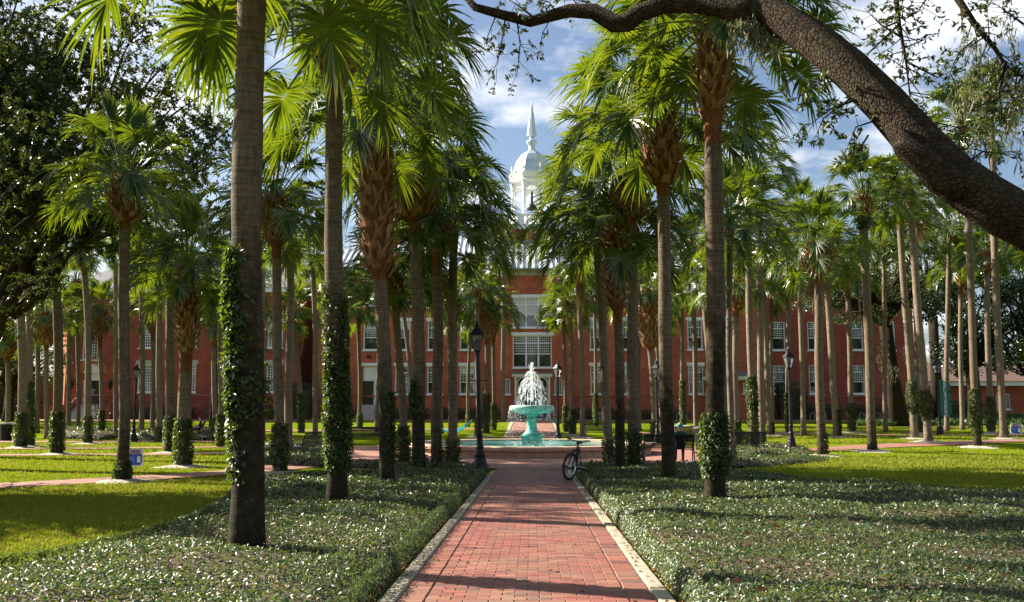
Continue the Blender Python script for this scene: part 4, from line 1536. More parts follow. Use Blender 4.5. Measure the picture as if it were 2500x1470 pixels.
# left hall
lh = empty('brick_chapel', (-31.5, YB, 0), 0, 'shaded dark red brick building at the left with an arched door', 'building')
ox = -31.5
lops, lw_ = [], []
for px_ in (349, 455, 561, 667):
    X = bx(px_) - ox
    lw_.append((X, 3.3, 5.77)); lw_.append((X, 7.25, 9.55))
lw_.append((bx(208) - ox, 6.2, 8.7))
for (X, a_, b_) in lw_: lops.append((X - .68, X + .68, a_, b_))
ax_ = bx(218) - ox
lops.append((ax_ - .82, ax_ + .82, 2.25, 5.0))
xl0, xl1 = bx(150) - ox, bx(724) - ox
mb = MB()
wall_open(mb, xl0, xl1, GB - .1, 12.6, 0, lops, .25)
mb.box(xl0 + .1, xl1 - .1, .7, 12, GB, 12.5)
mb.add([(xl1, 0, GB), (xl1, .8, GB), (xl1, .8, 12.6), (xl1, 0, 12.6)], [(0, 1, 2, 3)])
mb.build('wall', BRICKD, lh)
MB().add([(xl0 - 1.0, 1.0, GB), (xl0, 0, GB), (xl0, 0, 12.6), (xl0 - 1.0, 1.0, 12.6)], [(0, 1, 2, 3)]).build('corner_wall', BRICKO, lh)  # another added chamfer, coloured as sunlit brick
MB().box(xl0, xl1, -.06, -.003, 3.0, 3.14).build('string_course', plain('rose_stone', (.36, .13, .12), .8), lh)
for (X, a_, b_) in lw_:
    w_ = window(lh, X, a_, b_, 1.36, 0, 'grid', header=False, stone=a_ < 4)
    if 7 < a_ < 8:
        ar = MB()
        for i in range(13):
            th = math.pi * i / 12
            for rr_, yy_ in ((.72, -.04), (.58, -.04), (.58, .04)):
                ar.v.append((X + rr_ * math.cos(th), yy_, b_ + .02 + rr_ * math.sin(th) * 1.2))
        for i in range(12):
            for q in range(2): ar.f.append((i * 3 + q, i * 3 + q + 1, (i + 1) * 3 + q + 1, (i + 1) * 3 + q))
        for q in np.linspace(-.45, .45, 5):
            hh_ = math.sqrt(max(.01, .58 ** 2 - q * q)) * 1.2
            ar.box(X + q - .02, X + q + .02, -.03, 0, b_ + .02, b_ + .02 + hh_)
        for q in (.2, .42): ar.box(X - .5, X + .5, -.028, 0, b_ + q, b_ + q + .04)
        la = ar.build('arch_top', WHITE, w_)
        gl = MB()
        gl.v = [(X, -.012, b_ + .02)] + [(X + .58 * math.cos(math.pi * i / 12), -.012, b_ + .02 + .58 * math.sin(math.pi * i / 12) * 1.2) for i in range(13)]
        gl.f = [(0, i + 2, i + 1) for i in range(12)]
        gl.f = [tuple(reversed(f_)) for f_ in gl.f]
        gl.build('arch_pane', GLASS, w_)
do = MB().box(ax_ - .72, ax_ - .3, .16, .2, 2.25, 4.35).box(ax_ + .3, ax_ + .72, .16, .2, 2.25, 4.35).build('door', DOORM, lh)
MB().box(ax_ - .3, ax_ + .3, .17, .2, 2.25, 4.35).build('door_glass', GLASS, do)
fr = MB().box(ax_ - .82, ax_ - .72, .08, .2, 2.25, 4.4).box(ax_ + .72, ax_ + .82, .08, .2, 2.25, 4.4).box(ax_ - .718, ax_ + .718, .1, .2, 4.36, 5.0)
fr.build('door_frame', WHITE, do)
ar = MB(); pn = MB()
for i in range(17):
    th = math.pi * i / 16
    for rr_, yy_ in ((1.35, -.08), (.82, -.08), (.82, .1)):
        ar.v.append((ax_ + rr_ * math.cos(th), yy_, 4.98 + rr_ * math.sin(th)))
    pn.v.append((ax_ + .82 * math.cos(th), -.03, 4.98 + .82 * math.sin(th)))
for i in range(16):
    for q in range(2): ar.f.append((i * 3 + q, (i + 1) * 3 + q, (i + 1) * 3 + q + 1, i * 3 + q + 1))
pn.f = [tuple(range(17))]
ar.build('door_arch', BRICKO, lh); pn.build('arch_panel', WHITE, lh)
steps(lh, ax_ - 1.2, ax_ + 1.2, -.02, .85, 2.22, 7)
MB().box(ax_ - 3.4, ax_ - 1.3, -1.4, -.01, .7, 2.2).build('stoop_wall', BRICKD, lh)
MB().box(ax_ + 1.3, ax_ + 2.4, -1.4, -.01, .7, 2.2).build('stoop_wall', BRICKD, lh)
for s in (-1, 1):
    wlm = MB().lathe([(.05, -.45), (.16, -.3), (.2, .05), (.22, .1), (.05, .35), (.02, .5)], 6, (ax_ + s * 1.75, -.3, 4.0)).box(ax_ + s * 1.75 - .04, ax_ + s * 1.75 + .04, -.28, -.003, 4.2, 4.3)
    wlm.build('wall_lantern', BLACK, lh)
MB().add([(xl0 - .6, -.6, 12.6), (xl1 + .5, -.6, 12.6), (xl1 - 3, 6, 16.2), (xl0 + 3, 6, 16.2), (xl0 - .6, 12.6, 12.6), (xl1 + .5, 12.6, 12.6)], [(0, 1, 2, 3), (1, 5, 2), (4, 0, 3), (5, 4, 3, 2)]).build('roof', SLATE, lh)
MB().box(xl0 - .5, xl1 + .4, -.5, .4, 12.2, 12.597).build('eave', WHITE, lh)

# right wing
rw = empty('brick_wing', (27, YB + 1.3, 0), 0, 'shaded red brick wing at the right behind the pale oak', 'building')
ox = 27
rops, rws = [], []
for px_ in (1899, 1987, 2090, 2168):
    X = bx(px_) - ox + .3
    for a_, b_ in ((3.15, 5.7), (7.05, 9.6), (11.0, 13.0)):
        rws.append((X, a_, b_)); rops.append((X - .6, X + .6, a_, b_))
mb = MB()
wall_open(mb, 20.0 - ox, 34 - ox, GB, 13.9, 0, rops)
mb.box(20.1 - ox, 33.9 - ox, .6, 12, GB, 13.8)
mb.add([(34 - ox, 0, GB), (34 - ox, 12, GB), (34 - ox, 12, 13.9), (34 - ox, 0, 13.9)], [(0, 1, 2, 3)])
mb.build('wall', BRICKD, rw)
for (X, a_, b_) in rws: window(rw, X, a_, b_, 1.2, 0, 'sash', header=False)
MB().box(20 - ox, 34 - ox, -.05, -.003, 2.88, 3.0).build('string_course', BRICKW, rw)
MB().add([(19.6 - ox, -.6, 13.9), (34.6 - ox, -.6, 13.9), (31 - ox, 6, 17.5), (19.6 - ox, 6, 17.5), (34.6 - ox, 12.6, 13.9), (19.6 - ox, 12.6, 13.9)], [(0, 1, 2, 3), (1, 4, 2), (4, 5, 3, 2)]).build('roof', ROOF, rw)
MB().box(19.9 - ox, 34.4 - ox, -.45, .4, 13.5, 13.897).build('eave', WHITE, rw)

# low house far right
hs = empty('low_brick_house', (47, 97, 0), 0, 'low brick house with white eave, seen far right behind the banner', 'house')
mb = MB()
wall_open(mb, -9, 9, .7, 4.2, 0, [(-5, -3.6, 1.8, 3.4), (1, 2.4, 1.8, 3.4), (5.5, 6.9, 1.8, 3.4)])
mb.box(-8.9, 8.9, .5, 8, .7, 4.1)
mb.build('wall', BRICKW, hs)
for X in (-4.3, 1.7, 6.2): window(hs, X, 1.8, 3.4, 1.4, 0, 'small', header=False)
MB().box(-9.5, 9.5, -1.6, .4, 4.2, 4.65).build('eave', WHITE, hs)
MB().add([(-9.8, -1.9, 4.66), (9.8, -1.9, 4.66), (6, 4, 6.8), (-6, 4, 6.8), (-9.8, 9, 4.66), (9.8, 9, 4.66)], [(0, 1, 2, 3), (1, 5, 2), (4, 0, 3), (5, 4, 3, 2)]).build('roof', plain('rust_shingle', (.13, .075, .06), .85), hs)
for x in (-7.5, -2.2, 3.5, 8):
    MB().tube([(x, -1.4, .7), (x, -1.4, 4.2)], .13, 10).build('column', WHITE, hs)

# ------------------------------------------------------------------ shrubs, hedges
def leafbox(name, x0, x1, y0, y1, h, label, cat, mat=LEAF_BUSH, size=.16, dens=42, rnd=.5, group=None):
    c = ((x0 + x1) / 2, (y0 + y1) / 2)
    z0 = float(g(*c))
    root = empty(name, (c[0], c[1], z0), 0, label, cat, group)
    sx, sy = (x1 - x0) / 2, (y1 - y0) / 2
    n = int((sx * sy * 4 + (sx + sy) * 4 * h) * dens)
    p = rng.uniform(-1, 1, (n, 3)); p[:, 2] = (p[:, 2] + 1) / 2
    ax = np.where(rng.uniform(size=n) < sx * sy / (sx * sy + (sx + sy) * h), 2, np.where(rng.uniform(size=n) < sx / (sx + sy), 1, 0))
    for i in range(n):
        if ax[i] == 2: p[i, 2] = 1
        elif ax[i] == 1: p[i, 1] = -1 if rng.uniform() < .7 else 1
        else: p[i, 0] = np.sign(p[i, 0])
    ctr = np.array([0, 0, .5])
    nrm = (p - ctr) * np.array([1, 1, 2])
    lump = 1 + .10 * np.sin(p[:, 0] * sx * 2.2) * np.cos(p[:, 2] * 5) - .12 * rng.uniform(size=n)
    q = p.copy()
    k = np.linalg.norm(nrm, axis=1)
    q = ctr + (p - ctr) * (lump / (1 + rnd * .28 * np.maximum(0, k - 1)))[:, None]
    P = np.stack([q[:, 0] * sx, q[:, 1] * sy, q[:, 2] * h], 1)
    N = unit(nrm + rng.normal(size=(n, 3)) * .6)
    D = np.cross(N, randdir(n)) + rng.normal(size=(n, 3)) * .2
    sz = size * rng.uniform(.6, 1.3, n)
    core = MB().box(-sx * .8, sx * .8, -sy * .75, sy * .75, -.1, h * .8)
    core.build('branches', SOIL, root)
    tag(leaves('foliage', P, D, N, sz, sz * .55, mat, root), kind='stuff')


for (a_, b_, h_, lb) in ((-36.5, -29, 1.0, 'dark clipped hedge under the left building, beside the steps'), (-28.5, -21, 1.05, 'dark clipped hedge right of it under the left building'),
                         (-12.6, -8.8, 1.0, 'dark hedge under the ground floor windows right of the side door'), (-8.3, -2.6, 1.0, 'dark hedge left of the entrance'),
                         (2.6, 8.2, .95, 'dark hedge right of the entrance'), (8.8, 13.5, .8, 'dark hedge at the middle of the right facade'), (21.2, 26.6, 1.3, 'dark hedge under the shaded right wing'), (27, 33.5, 1.3, 'dark hedge at the far end of the right wing')):
    leafbox('hedge', a_, b_, YB - 2.2, YB - .5, h_, lb, 'hedge', group='hedges along the building')
leafbox('shrub', -21.2, -19.0, YB - 3.0, YB - .8, 3.2, 'tall dark shrub at the corner of the brick hall', 'shrub', dens=36, rnd=1.2)
leafbox('shrub', -16.2, -15.4, YB - 2.8, YB - 1.4, .9, 'small round shrub left of the side door steps', 'shrub', rnd=1.2)
leafbox('shrub', 21.0, 23.6, YB - 2.4, YB - .2, 3.3, 'tall dark shrub under the first window of the right wing', 'shrub', dens=36, rnd=1.2)

leafbox('shrub', -66, -43.5, 84, 88, 5.0, 'tall dark thicket at the far left beyond the left building', 'shrub', size=.3, dens=12, rnd=1.0)
leafbox('shrub', 57, 78, 92, 96, 4.5, 'tall dark thicket at the far right beyond the low house', 'shrub', size=.3, dens=12, rnd=1.0)
leafbox('shrub', 35.5, 41, 84, 87, 1.6, 'green bushes before the low house on the right', 'shrub', size=.2, dens=24, rnd=.8)
# liriope border on the right
x_, y_ = [], []
pl = np.array([gp(2085, 1042), gp(2250, 1041), gp(2600, 1038), gp(2700, 1016), gp(2300, 1016), gp(2100, 1020)])
x0, y0 = pl.min(0); x1, y1 = pl.max(0)
nt = int((x1 - x0) * (y1 - y0) * 5)
tx = rng.uniform(x0, x1, nt); ty = rng.uniform(y0, y1, nt)
kk = poly_dist(tx, ty, pl) > 0
tx, ty = tx[kk], ty[kk]
nb_ = 12
tx = np.repeat(tx, nb_) + rng.normal(size=len(tx) * nb_) * .09; ty = np.repeat(ty, nb_) + rng.normal(size=len(ty) * nb_) * .09
n = len(tx)
D = unit(np.stack([rng.normal(size=n) * .6, rng.normal(size=n) * .6, np.full(n, 1.0)], 1))
sz = rng.uniform(.3, .55, n)
tag(leaves('liriope_border', np.stack([tx, ty, g(tx, ty)], 1), D, randdir(n), sz, sz * .11, LEAF_LIR, droop=.35), 'band of grassy liriope clumps along the far right lawn', 'ground cover', kind='stuff')

# ------------------------------------------------------------------ oaks
class Tree:
    def __init__(self, name, base, label, cat='tree', group=None):
        self.root = empty(name, base, 0, label, cat, group)
        self.b = Vector(base)
        self.wood = MB()
        self.P, self.D, self.N, self.L = [], [], [], []

    def limb(self, pts, rad, n=8):
        self.wood.tube([Vector(p) - self.b for p in pts], rad, n)

    def twig_leaves(self, a, b, k, lsz, up=.4):
        a = np.array(a); b = np.array(b)
        t = rng.uniform(.12, 1.05, (k, 1))
        ax = (b - a) / max(1e-6, np.linalg.norm(b - a))
        p = a + (b - a) * t
        d = unit(ax * .55 + randdir(k) * .9)
        self.P.append(p); self.D.append(d)
        self.N.append(np.array([[0, 0, up]]) + randdir(k) * .8)
        self.L.append(lsz * rng.uniform(.65, 1.25, k))

    def spray(self, line, r0, ntw, twl, nleaf, lsz, hang=.3, frac=.15):
        """a branch with leafy twigs along it"""
        line = [Vector(p) for p in line]
        rad = [r0 * (1 - .85 * i / (len(line) - 1)) for i in range(len(line))]
        self.limb(line, rad, 5)
        for k in range(ntw):
            t = frac + (1 - frac) * (k + random.random()) / ntw
            x = t * (len(line) - 1)
            i = min(int(x), len(line) - 2)
            p = line[i].lerp(line[i + 1], x - i)
            d = Vector(rng.normal(size=3)).normalized() + (line[i + 1] - line[i]).normalized() * .5 + Vector((0, 0, -hang))
            d.normalize()
            e = p + d * twl * random.uniform(.5, 1.2)
            mid = p.lerp(e, .5) + Vector(rng.normal(size=3)) * .06 * twl
            self.limb([p, mid, e], [r0 * .22 + .002, r0 * .12 + .0015, .0015], 3)
            self.twig_leaves(mid, e, nleaf, lsz)

    def bough(self, pts, rad, nsec, secl, ntw, twl, nleaf, lsz, start=.3, up=.25, hang=.15):
        pts = [Vector(p) for p in pts]
        self.limb(pts, rad, 8)
        for k in range(nsec):
            t = start + (1 - start) * (k + random.random()) / nsec
            x = t * (len(pts) - 1)
            i = min(int(x), len(pts) - 2)
            p = pts[i].lerp(pts[i + 1], x - i)
            d = Vector(rng.normal(size=3)).normalized() + (pts[i + 1] - pts[i]).normalized() * .45 + Vector((0, 0, up))
            d.normalize()
            L = secl * random.uniform(.55, 1.2)
            a = p + d * L * .5 + Vector(rng.normal(size=3)) * .12 * L
            b = p + d * L + Vector((0, 0, -.08 * L)) + Vector(rng.normal(size=3)) * .12 * L
            self.spray([p, a, b], max(.012, rad[i] * .3), ntw, twl, nleaf, lsz, hang)

    def done(self, leafm, ratio=.42, wname='trunk'):
        self.wood.build(wname, BARK, self.root, True)
        if self.P:
            P = np.concatenate(self.P) - np.array(self.b); L = np.concatenate(self.L)
            tag(leaves('crown', P, np.concatenate(self.D), np.concatenate(self.N), L, L * ratio, leafm, self.root), kind='stuff')
        return self.root


def curve(a, b, sag=.0, n=6, jit=.0):
    a, b = Vector(a), Vector(b)
    out = []
    for i in range(n + 1):
        t = i / n
        p = a.lerp(b, t) + Vector((0, 0, sag * math.sin(math.pi * t)))
        if 0 < i < n and jit: p += Vector(rng.normal(size=3)) * jit
        out.append(p)
    return out


def pxl(*pts):
    return [at(u, v, Y) for (u, v, Y) in pts]


# -- right oak: trunk off the right edge, one great limb arching over the picture
bp = Vector((6.6, 8.3, float(g(6.6, 8.3))))
T = Tree('live_oak', bp - Vector((0, 0, .1)), 'great dark live oak limb arching over the upper right of the picture')
ml = pxl((2640, 610, 8.4), (2500, 537, 8.5), (2460, 520, 8.5), (2400, 482, 8.55), (2312, 420, 8.65), (2235, 337, 8.8), (2160, 252, 8.95), (2070, 165, 9.15), (1987, 97, 9.35), (1907, 47, 9.6), (1820, -10, 9.9), (1700, -90, 10.4), (1560, -170, 11))
s0 = pxm(8.8)
base_l = [bp + Vector((.3, 0, 0)), bp + Vector((.1, 0, 1.0)), bp + Vector((-.1, .05, 2.0)), bp + Vector((-.35, .1, 2.75))]
T.limb(base_l + ml, [.62, .48, .44, .40] + [q / s0 for q in (68, 63, 62, 60, 58, 54, 52, 51, 49, 46, 38, 30, 20)], 16)
T.limb(pxl((1880, 28, 9.7), (1800, 26, 9.8), (1750, 14, 9.9), (1700, 8, 10), (1625, 10, 10.1), (1565, 30, 10.2), (1530, 56, 10.25), (1500, 58, 10.3), (1450, 28, 10.4), (1390, 26, 10.5), (1340, 40, 10.6), (1295, 53, 10.7), (1225, 36, 10.8), (1160, 18, 10.9), (1120, -25, 11)),
       [q / 225 for q in (36, 31, 27, 25, 23, 24, 25, 24, 21, 18, 16, 15, 13, 11, 8)], 10)
T.limb(pxl((2370, 470, 8.55), (2290, 425, 8.45), (2215, 365, 8.5), (2170, 310, 8.7)), [q / s0 for q in (40, 38, 30, 14)], 10)      # swelling under the limb
T.limb(base_l[-1:] + [bp + Vector((.5, .8, 4.2)), bp + Vector((1.2, 1.6, 6.0)), bp + Vector((1.4, 2.2, 8.5))], [.36, .3, .24, .12], 10)
# hanging sprays
for ln, r_, nt, tl, nl in (
        ([(1235, 40, 10.8), (1225, 100, 10.8), (1212, 170, 10.85)], .012, 11, .26, 9),
        ([(1262, 48, 10.7), (1270, 110, 10.7), (1262, 190, 10.75)], .012, 11, .26, 9),
        ([(1210, 40, 10.8), (1190, 90, 10.8), (1180, 120, 10.8)], .01, 6, .2, 7),
        ([(1300, 40, 10.7), (1260, 10, 10.8), (1225, -10, 10.9)], .014, 9, .3, 9),
        ([(1360, 30, 10.6), (1340, 5, 10.6), (1300, -5, 10.6)], .012, 9, .3, 9),
        ([(1350, 35, 10.6), (1325, 80, 10.6), (1318, 130, 10.6)], .008, 4, .2, 6),
        ([(1420, 25, 10.5), (1400, 0, 10.6), (1370, -10, 10.7)], .012, 7, .3, 8),
        ([(2040, 165, 9.2), (1985, 215, 9.2), (1930, 250, 9.2)], .014, 13, .22, 10),
        ([(2100, 240, 9.1), (2030, 265, 9.1), (1955, 320, 9.1)], .014, 14, .22, 10),
        ([(2090, 230, 9.1), (2010, 290, 9.15), (1990, 335, 9.15)], .012, 9, .2, 9),
        ([(2150, 290, 9.0), (2090, 310, 9.0), (2060, 380, 9.0)], .012, 9, .2, 9),
        ([(2185, -20, 10.5), (2195, 60, 10.4), (2212, 150, 10.4), (2222, 240, 10.4)], .035, 34, .42, 10),
        ([(2195, 60, 10.4), (2120, 130, 10.3), (2090, 200, 10.2)], .016, 14, .3, 10),
        ([(2200, 90, 10.4), (2150, 60, 10.4), (2110, 20, 10.4)], .016, 12, .3, 10),
        ([(2212, 150, 10.4), (2290, 190, 10.4), (2310, 170, 10.4)], .014, 10, .3, 10),
        ([(2320, -30, 11), (2380, 60, 11), (2430, 120, 11), (2455, 160, 11), (2500, 190, 11)], .05, 30, .45, 10),
        ([(2455, 150, 11), (2440, 230, 11), (2450, 300, 11)], .022, 14, .35, 10),
        ([(2400, 80, 11), (2340, 130, 11), (2315, 190, 11)], .016, 14, .32, 10),
        ([(2460, 160, 11), (2410, 250, 11), (2330, 290, 11)], .018, 18, .35, 10),
        ([(2500, 60, 11.4), (2460, 30, 11.4), (2400, -10, 11.4)], .016, 18, .4, 10),
        ([(2530, 120, 11.4), (2490, 200, 11.4), (2480, 280, 11.4)], .016, 16, .4, 10),
        ([(2230, 330, 10.5), (2290, 300, 10.6), (2370, 320, 10.8)], .018, 18, .36, 10),
        ([(2330, 420, 10.5), (2400, 370, 10.7), (2490, 380, 10.8)], .018, 18, .36, 10),
        ([(2120, 330, 10.0), (2090, 380, 10.2), (2120, 440, 10.3)], .012, 12, .25, 10),
        ([(2190, 420, 10.0), (2170, 470, 10.2), (2150, 520, 10.3)], .012, 9, .25, 9),
        ([(2280, -30, 10.4), (2240, 30, 10.4), (2140, -10, 10.4)], .016, 14, .36, 10)):
    T.spray(pxl(*ln), r_, nt, tl, nl, .072, .25, .08)
for k in range(9):      # crown above and behind the frame
    e = bp + Vector((random.uniform(-4, 3), random.uniform(-3, 4), random.uniform(6.5, 9.5)))
    T.bough(curve(bp + Vector((.6, 1.0, 4.6)), e, .8, 5, .15), [.14, .11, .09, .06, .04, .02], 7, 1.3, 8, .4, 9, .075)
right_oak = T.done(LEAF_OAK, wname='limb')

# Spanish moss on it
def moss(name, spots, label, n=220, ln=.5, parent=None):
    P, D, L = [], [], []
    for (p, k, l_) in spots:
        q = np.array(p) + rng.normal(size=(k, 3)) * np.array([[.09, .05, .05]])
        drop = np.abs(rng.normal(size=k)) * l_
        nseg = 3
        for sgm in range(nseg):
            P.append(q + np.stack([rng.normal(size=k) * .02, rng.normal(size=k) * .02, -drop * sgm / nseg], 1))
            D.append(np.array([[0, 0, -1.0]]) + rng.normal(size=(k, 3)) * .35); L.append(np.maximum(.06, drop / nseg * 1.3))
    P = np.concatenate(P); o0 = P.mean(0)
    o = leaves(name, P - o0, np.concatenate(D), randdir(len(P)), np.concatenate(L), np.full(len(P), .012), MOSS)
    o.location = o0
    return tag(o, label, 'moss', kind='stuff')


moss('spanish_moss', [(at(1795 + random.uniform(-5, 75), 45 + random.uniform(-5, 25), 9.75), 26, .22) for _ in range(16)], 'grey Spanish moss hanging from the great limb')
moss('spanish_moss', [(at(random.uniform(2330, 2500), random.uniform(40, 330), 11), 12, .28) for _ in range(26)], 'wisps of grey moss among the upper right leaves')

# -- left oak: crown fills the upper left, trunk off the left edge
bp = Vector((-21.5, 29.5, 0)); bp.z = float(g(bp.x, bp.y)) - .1
T = Tree('live_oak', bp, 'dark shaded live oak crown filling the upper left corner')
fork = bp + Vector((.6, 0, 5.4))
T.limb([bp, bp + Vector((.1, 0, 1.2)), bp + Vector((.25, 0, 2.4)), fork], [.62, .46, .42, .42], 12)
low = [fork] + pxl((-60, 640, 29.8), (30, 575, 29.8), (110, 515, 29.8), (180, 475, 30.1), (255, 445, 30.4), (330, 430, 30.8))
T.bough(low, [.34, .28, .23, .19, .15, .10, .03], 26, 1.9, 13, .65, 20, .13, start=.2)
T.limb([fork] + pxl((-30, 480, 29.1), (10, 330, 29.0), (8, 180, 28.8), (-20, 20, 28.7)), [.4, .28, .2, .15, .07], 8)
tg = [(60, 360, 28.8), (150, 250, 29.4), (120, 130, 29.4), (250, 90, 31.2), (20, 60, 28.2), (40, 220, 28.2), (200, 10, 30.7), (90, 420, 29.4), (-120, 250, 27.7), (-180, 60, 27.1),
      (140, 330, 30.7), (210, 180, 30.7), (300, -40, 31.8), (60, -60, 28.2), (300, 60, 33.0), (-250, 380, 28.2), (-330, 150, 28.2), (100, 300, 28.2), (60, 140, 31.8), (130, 60, 28.2), (-60, 380, 30.7)]
for q in tg:
    e = at(*q)
    st = fork + Vector((.2, 0, random.uniform(0, 1.6)))
    T.bough(curve(st, e, random.uniform(.1, .8), 6, .22), [.15, .12, .10, .08, .06, .035, .012], 14, 2.0, 13, .75, 27, .14, start=.3)
T.done(LEAF_OAK)

# -- second oak farther left, paler against the sky
bp = Vector((-22, 35, float(g(-22, 35)) - .1))
T = Tree('live_oak', bp, 'fine-leaved live oak farther back on the left, open against the sky')
fork = bp + Vector((1, 0, 4.5))
T.limb([bp, bp + Vector((.4, 0, 2)), fork], [.6, .5, .45], 10)
for q in ((380, 160, 34), (450, 230, 35), (520, 300, 36), (420, 330, 34), (330, 250, 33), (560, 380, 36), (300, 90, 33), (480, 400, 35), (380, 40, 34), (180, 300, 33), (250, 380, 33), (100, 200, 33), (540, 200, 36), (470, 110, 35), (590, 290, 37)):
    T.bough(curve(fork + Vector((.3, 0, random.uniform(0, 2))), at(*q), random.uniform(.3, 1.4), 6, .3), [.22, .17, .13, .1, .07, .04, .015], 11, 2.2, 12, .85, 16, .19, start=.3)
T.done(LEAF_OAK)


# -- third oak, left of the frame; its shade lies on the left lawn and bed
bp = Vector((-15.8, 19.0, float(g(-15.8, 19.0)) - .1))
T = Tree('live_oak', bp, 'live oak standing left of the frame, shading the left lawn')
fork = bp + Vector((.3, 0, 2.4))
T.limb([bp, bp + Vector((.1, 0, 1.5)), fork], [.6, .45, .42], 10)
for k in range(58):
    e = bp + Vector((random.uniform(-3.5, 4.4), random.uniform(-5.0, 4.0), random.uniform(3.0, 10.0)))
    if e.y < 16.5: e.z = min(e.z, 7.5)
    T.bough(curve(fork, e, random.uniform(.2, .8), 5, .15), [.2, .15, .11, .08, .05, .02], 10, 1.4, 9, .6, 15, .12, start=.35)
T.done(LEAF_OAK)


def bg_tree(name, u, v, Y, crown, rad3, nclump, nleaf, lsz, leafm, label, tr=.35, lean=0.0, ratio=.45, cr=.9):
    b = at(u, v, Y) if v else Vector((u, Y, 0))
    b.z = float(g(b.x, b.y)) - .1
    T = Tree(name, b, label)
    c = at(crown[0], crown[1], Y)
    fork = b + Vector((lean, 0, max(1.8, (c.z - rad3[2] - b.z) * .9 + .6)))
    T.limb([b, b.lerp(fork, .5) + Vector((lean * .1, 0, 0)), fork], [tr * 1.35, tr, tr * .9], 10)
    for k in range(nclump):
        d = rng.normal(size=3); d /= np.linalg.norm(d)
        e = c + Vector((d * np.array(rad3) * rng.uniform(.45, 1.0) ** .5).tolist())
        T.limb(curve(fork + Vector((0, 0, random.uniform(0, .8))), e, random.uniform(0, .8), 4, .15), [tr * .45, tr * .3, tr * .2, tr * .12, .02], 5)
        rr_ = cr * random.uniform(.7, 1.3)
        p = np.array(e) + unit(rng.normal(size=(nleaf, 3))) * (rng.uniform(0, 1, (nleaf, 1)) ** .4) * rr_ * np.array([[1.25, 1.25, .75]])
        T.P.append(p); T.D.append(randdir(nleaf) + np.array([[0, 0, -.15]]))
        T.N.append(unit(p - np.array(e)) * .6 + np.array([[0, 0, .6]]) + randdir(nleaf) * .6)
        T.L.append(lsz * rng.uniform(.6, 1.3, nleaf))
    return T.done(leafm, ratio)


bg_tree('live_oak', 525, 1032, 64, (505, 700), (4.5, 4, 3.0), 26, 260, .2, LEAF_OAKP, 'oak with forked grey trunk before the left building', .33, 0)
T_or = bg_tree('live_oak', 2196, 1012, 68, (2120, 690), (6.8, 5, 3.0), 52, 300, .2, LEAF_OAKP, 'leaning oak draped in moss before the right wing', .5, -.7)
bg_tree('live_oak', 2290, 1010, 74, (2260, 640), (5.5, 5, 4.2), 40, 260, .22, LEAF_OAK, 'dark oak behind the three leaning palms', .4)
bg_tree('magnolia_tree', 2376, 1012, 64, (2400, 770), (4.4, 3.5, 4.2), 46, 230, .26, LEAF_MAG, 'dark glossy magnolia behind the banner', .3, 0, .5)
bg_tree('magnolia_tree', 2540, 1015, 62, (2520, 760), (4.0, 3.5, 5.5), 46, 230, .26, LEAF_MAG, 'dark glossy magnolia at the right frame edge', .3, 0, .5)
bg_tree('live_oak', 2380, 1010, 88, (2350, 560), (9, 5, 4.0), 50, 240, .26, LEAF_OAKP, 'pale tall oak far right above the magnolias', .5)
bg_tree('live_oak', 20, 1020, 76, (30, 830), (5, 4, 5.0), 40, 240, .24, LEAF_OAK, 'dark oak behind the palms at the left edge', .4)
bg_tree('live_oak', -120, 1020, 70, (-60, 760), (6, 4, 6.0), 44, 240, .24, LEAF_OAK, 'broad dark oak cut by the left frame edge', .4)
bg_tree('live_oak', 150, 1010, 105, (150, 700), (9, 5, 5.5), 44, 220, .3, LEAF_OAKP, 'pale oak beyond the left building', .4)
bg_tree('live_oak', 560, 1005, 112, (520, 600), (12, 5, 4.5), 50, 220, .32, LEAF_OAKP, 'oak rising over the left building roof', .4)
bg_tree('live_oak', 2620, 1005, 110, (2560, 700), (10, 5, 7), 44, 220, .32, LEAF_OAK, 'oak beyond the low house at far right', .4)
bg_tree('live_oak', -60, 1005, 120, (-60, 800), (12, 5, 7), 40, 220, .34, LEAF_OAK, 'far oak on the left horizon', .4)
moss('spanish_moss', [(at(random.uniform(2140, 2260), random.uniform(820, 900), 67), 14, .7) for _ in range(22)], 'Spanish moss curtain on the leaning oak at right')

# ------------------------------------------------------------------ fountain
ft = empty('fountain', (FC.x, FC.y, 0), 0, 'verdigris tiered fountain in a round stone basin', 'fountain')
bs = MB()
bs.lathe([(4.86, -.1), (4.86, .26)], 96, caps=False)
bs.lathe([(4.48, .26), (4.48, 0.02)], 96, caps=False)
bo = bs.build('basin_wall', BASIN, ft, True)
MB().lathe([(4.86, .262), (5.0, .27), (5.03, .30), (5.03, .40), (4.99, .435), (4.50, .44), (4.46, .42), (4.46, .26)], 96, caps=False).build('coping', BASIN, bo, False)
MB().lathe([(0.01, .34), (4.47, .34)], 64, caps=False).build('water', WATER, ft)
MB().lathe([(0.01, .03), (4.49, .03)], 48, caps=False).build('basin_floor', TEAL, ft)
MB().box(-2.93, -2.80, -4.0, -3.86, .05, .16).build('outlet_box', STONE, bo)
pl_ = MB().box(-.42, .42, -.42, .42, .03, .66).box(-.46, .46, -.46, .46, .662, .72).build('plinth', TEAL, ft)
zg = MB()
for i in range(9):                 # raised chevron tiles on the plinth faces
    for j in range(6):
        x = -.39 + i * .0867; z = .36 + j * .05
        sgn = 1 if i % 2 == 0 else -1
        zg.add([(x, -.425, z), (x + .0867, -.425, z + sgn * .04), (x + .0867, -.425, z + sgn * .04 + .018), (x, -.425, z + .018),
                (x, -.421, z), (x + .0867, -.421, z + sgn * .04), (x + .0867, -.421, z + sgn * .04 + .018), (x, -.421, z + .018)], [(0, 1, 2, 3), (0, 4, 5, 1), (3, 2, 6, 7)])
tag(zg.build('chevron_tile', TEALP, pl_), kind='stuff')
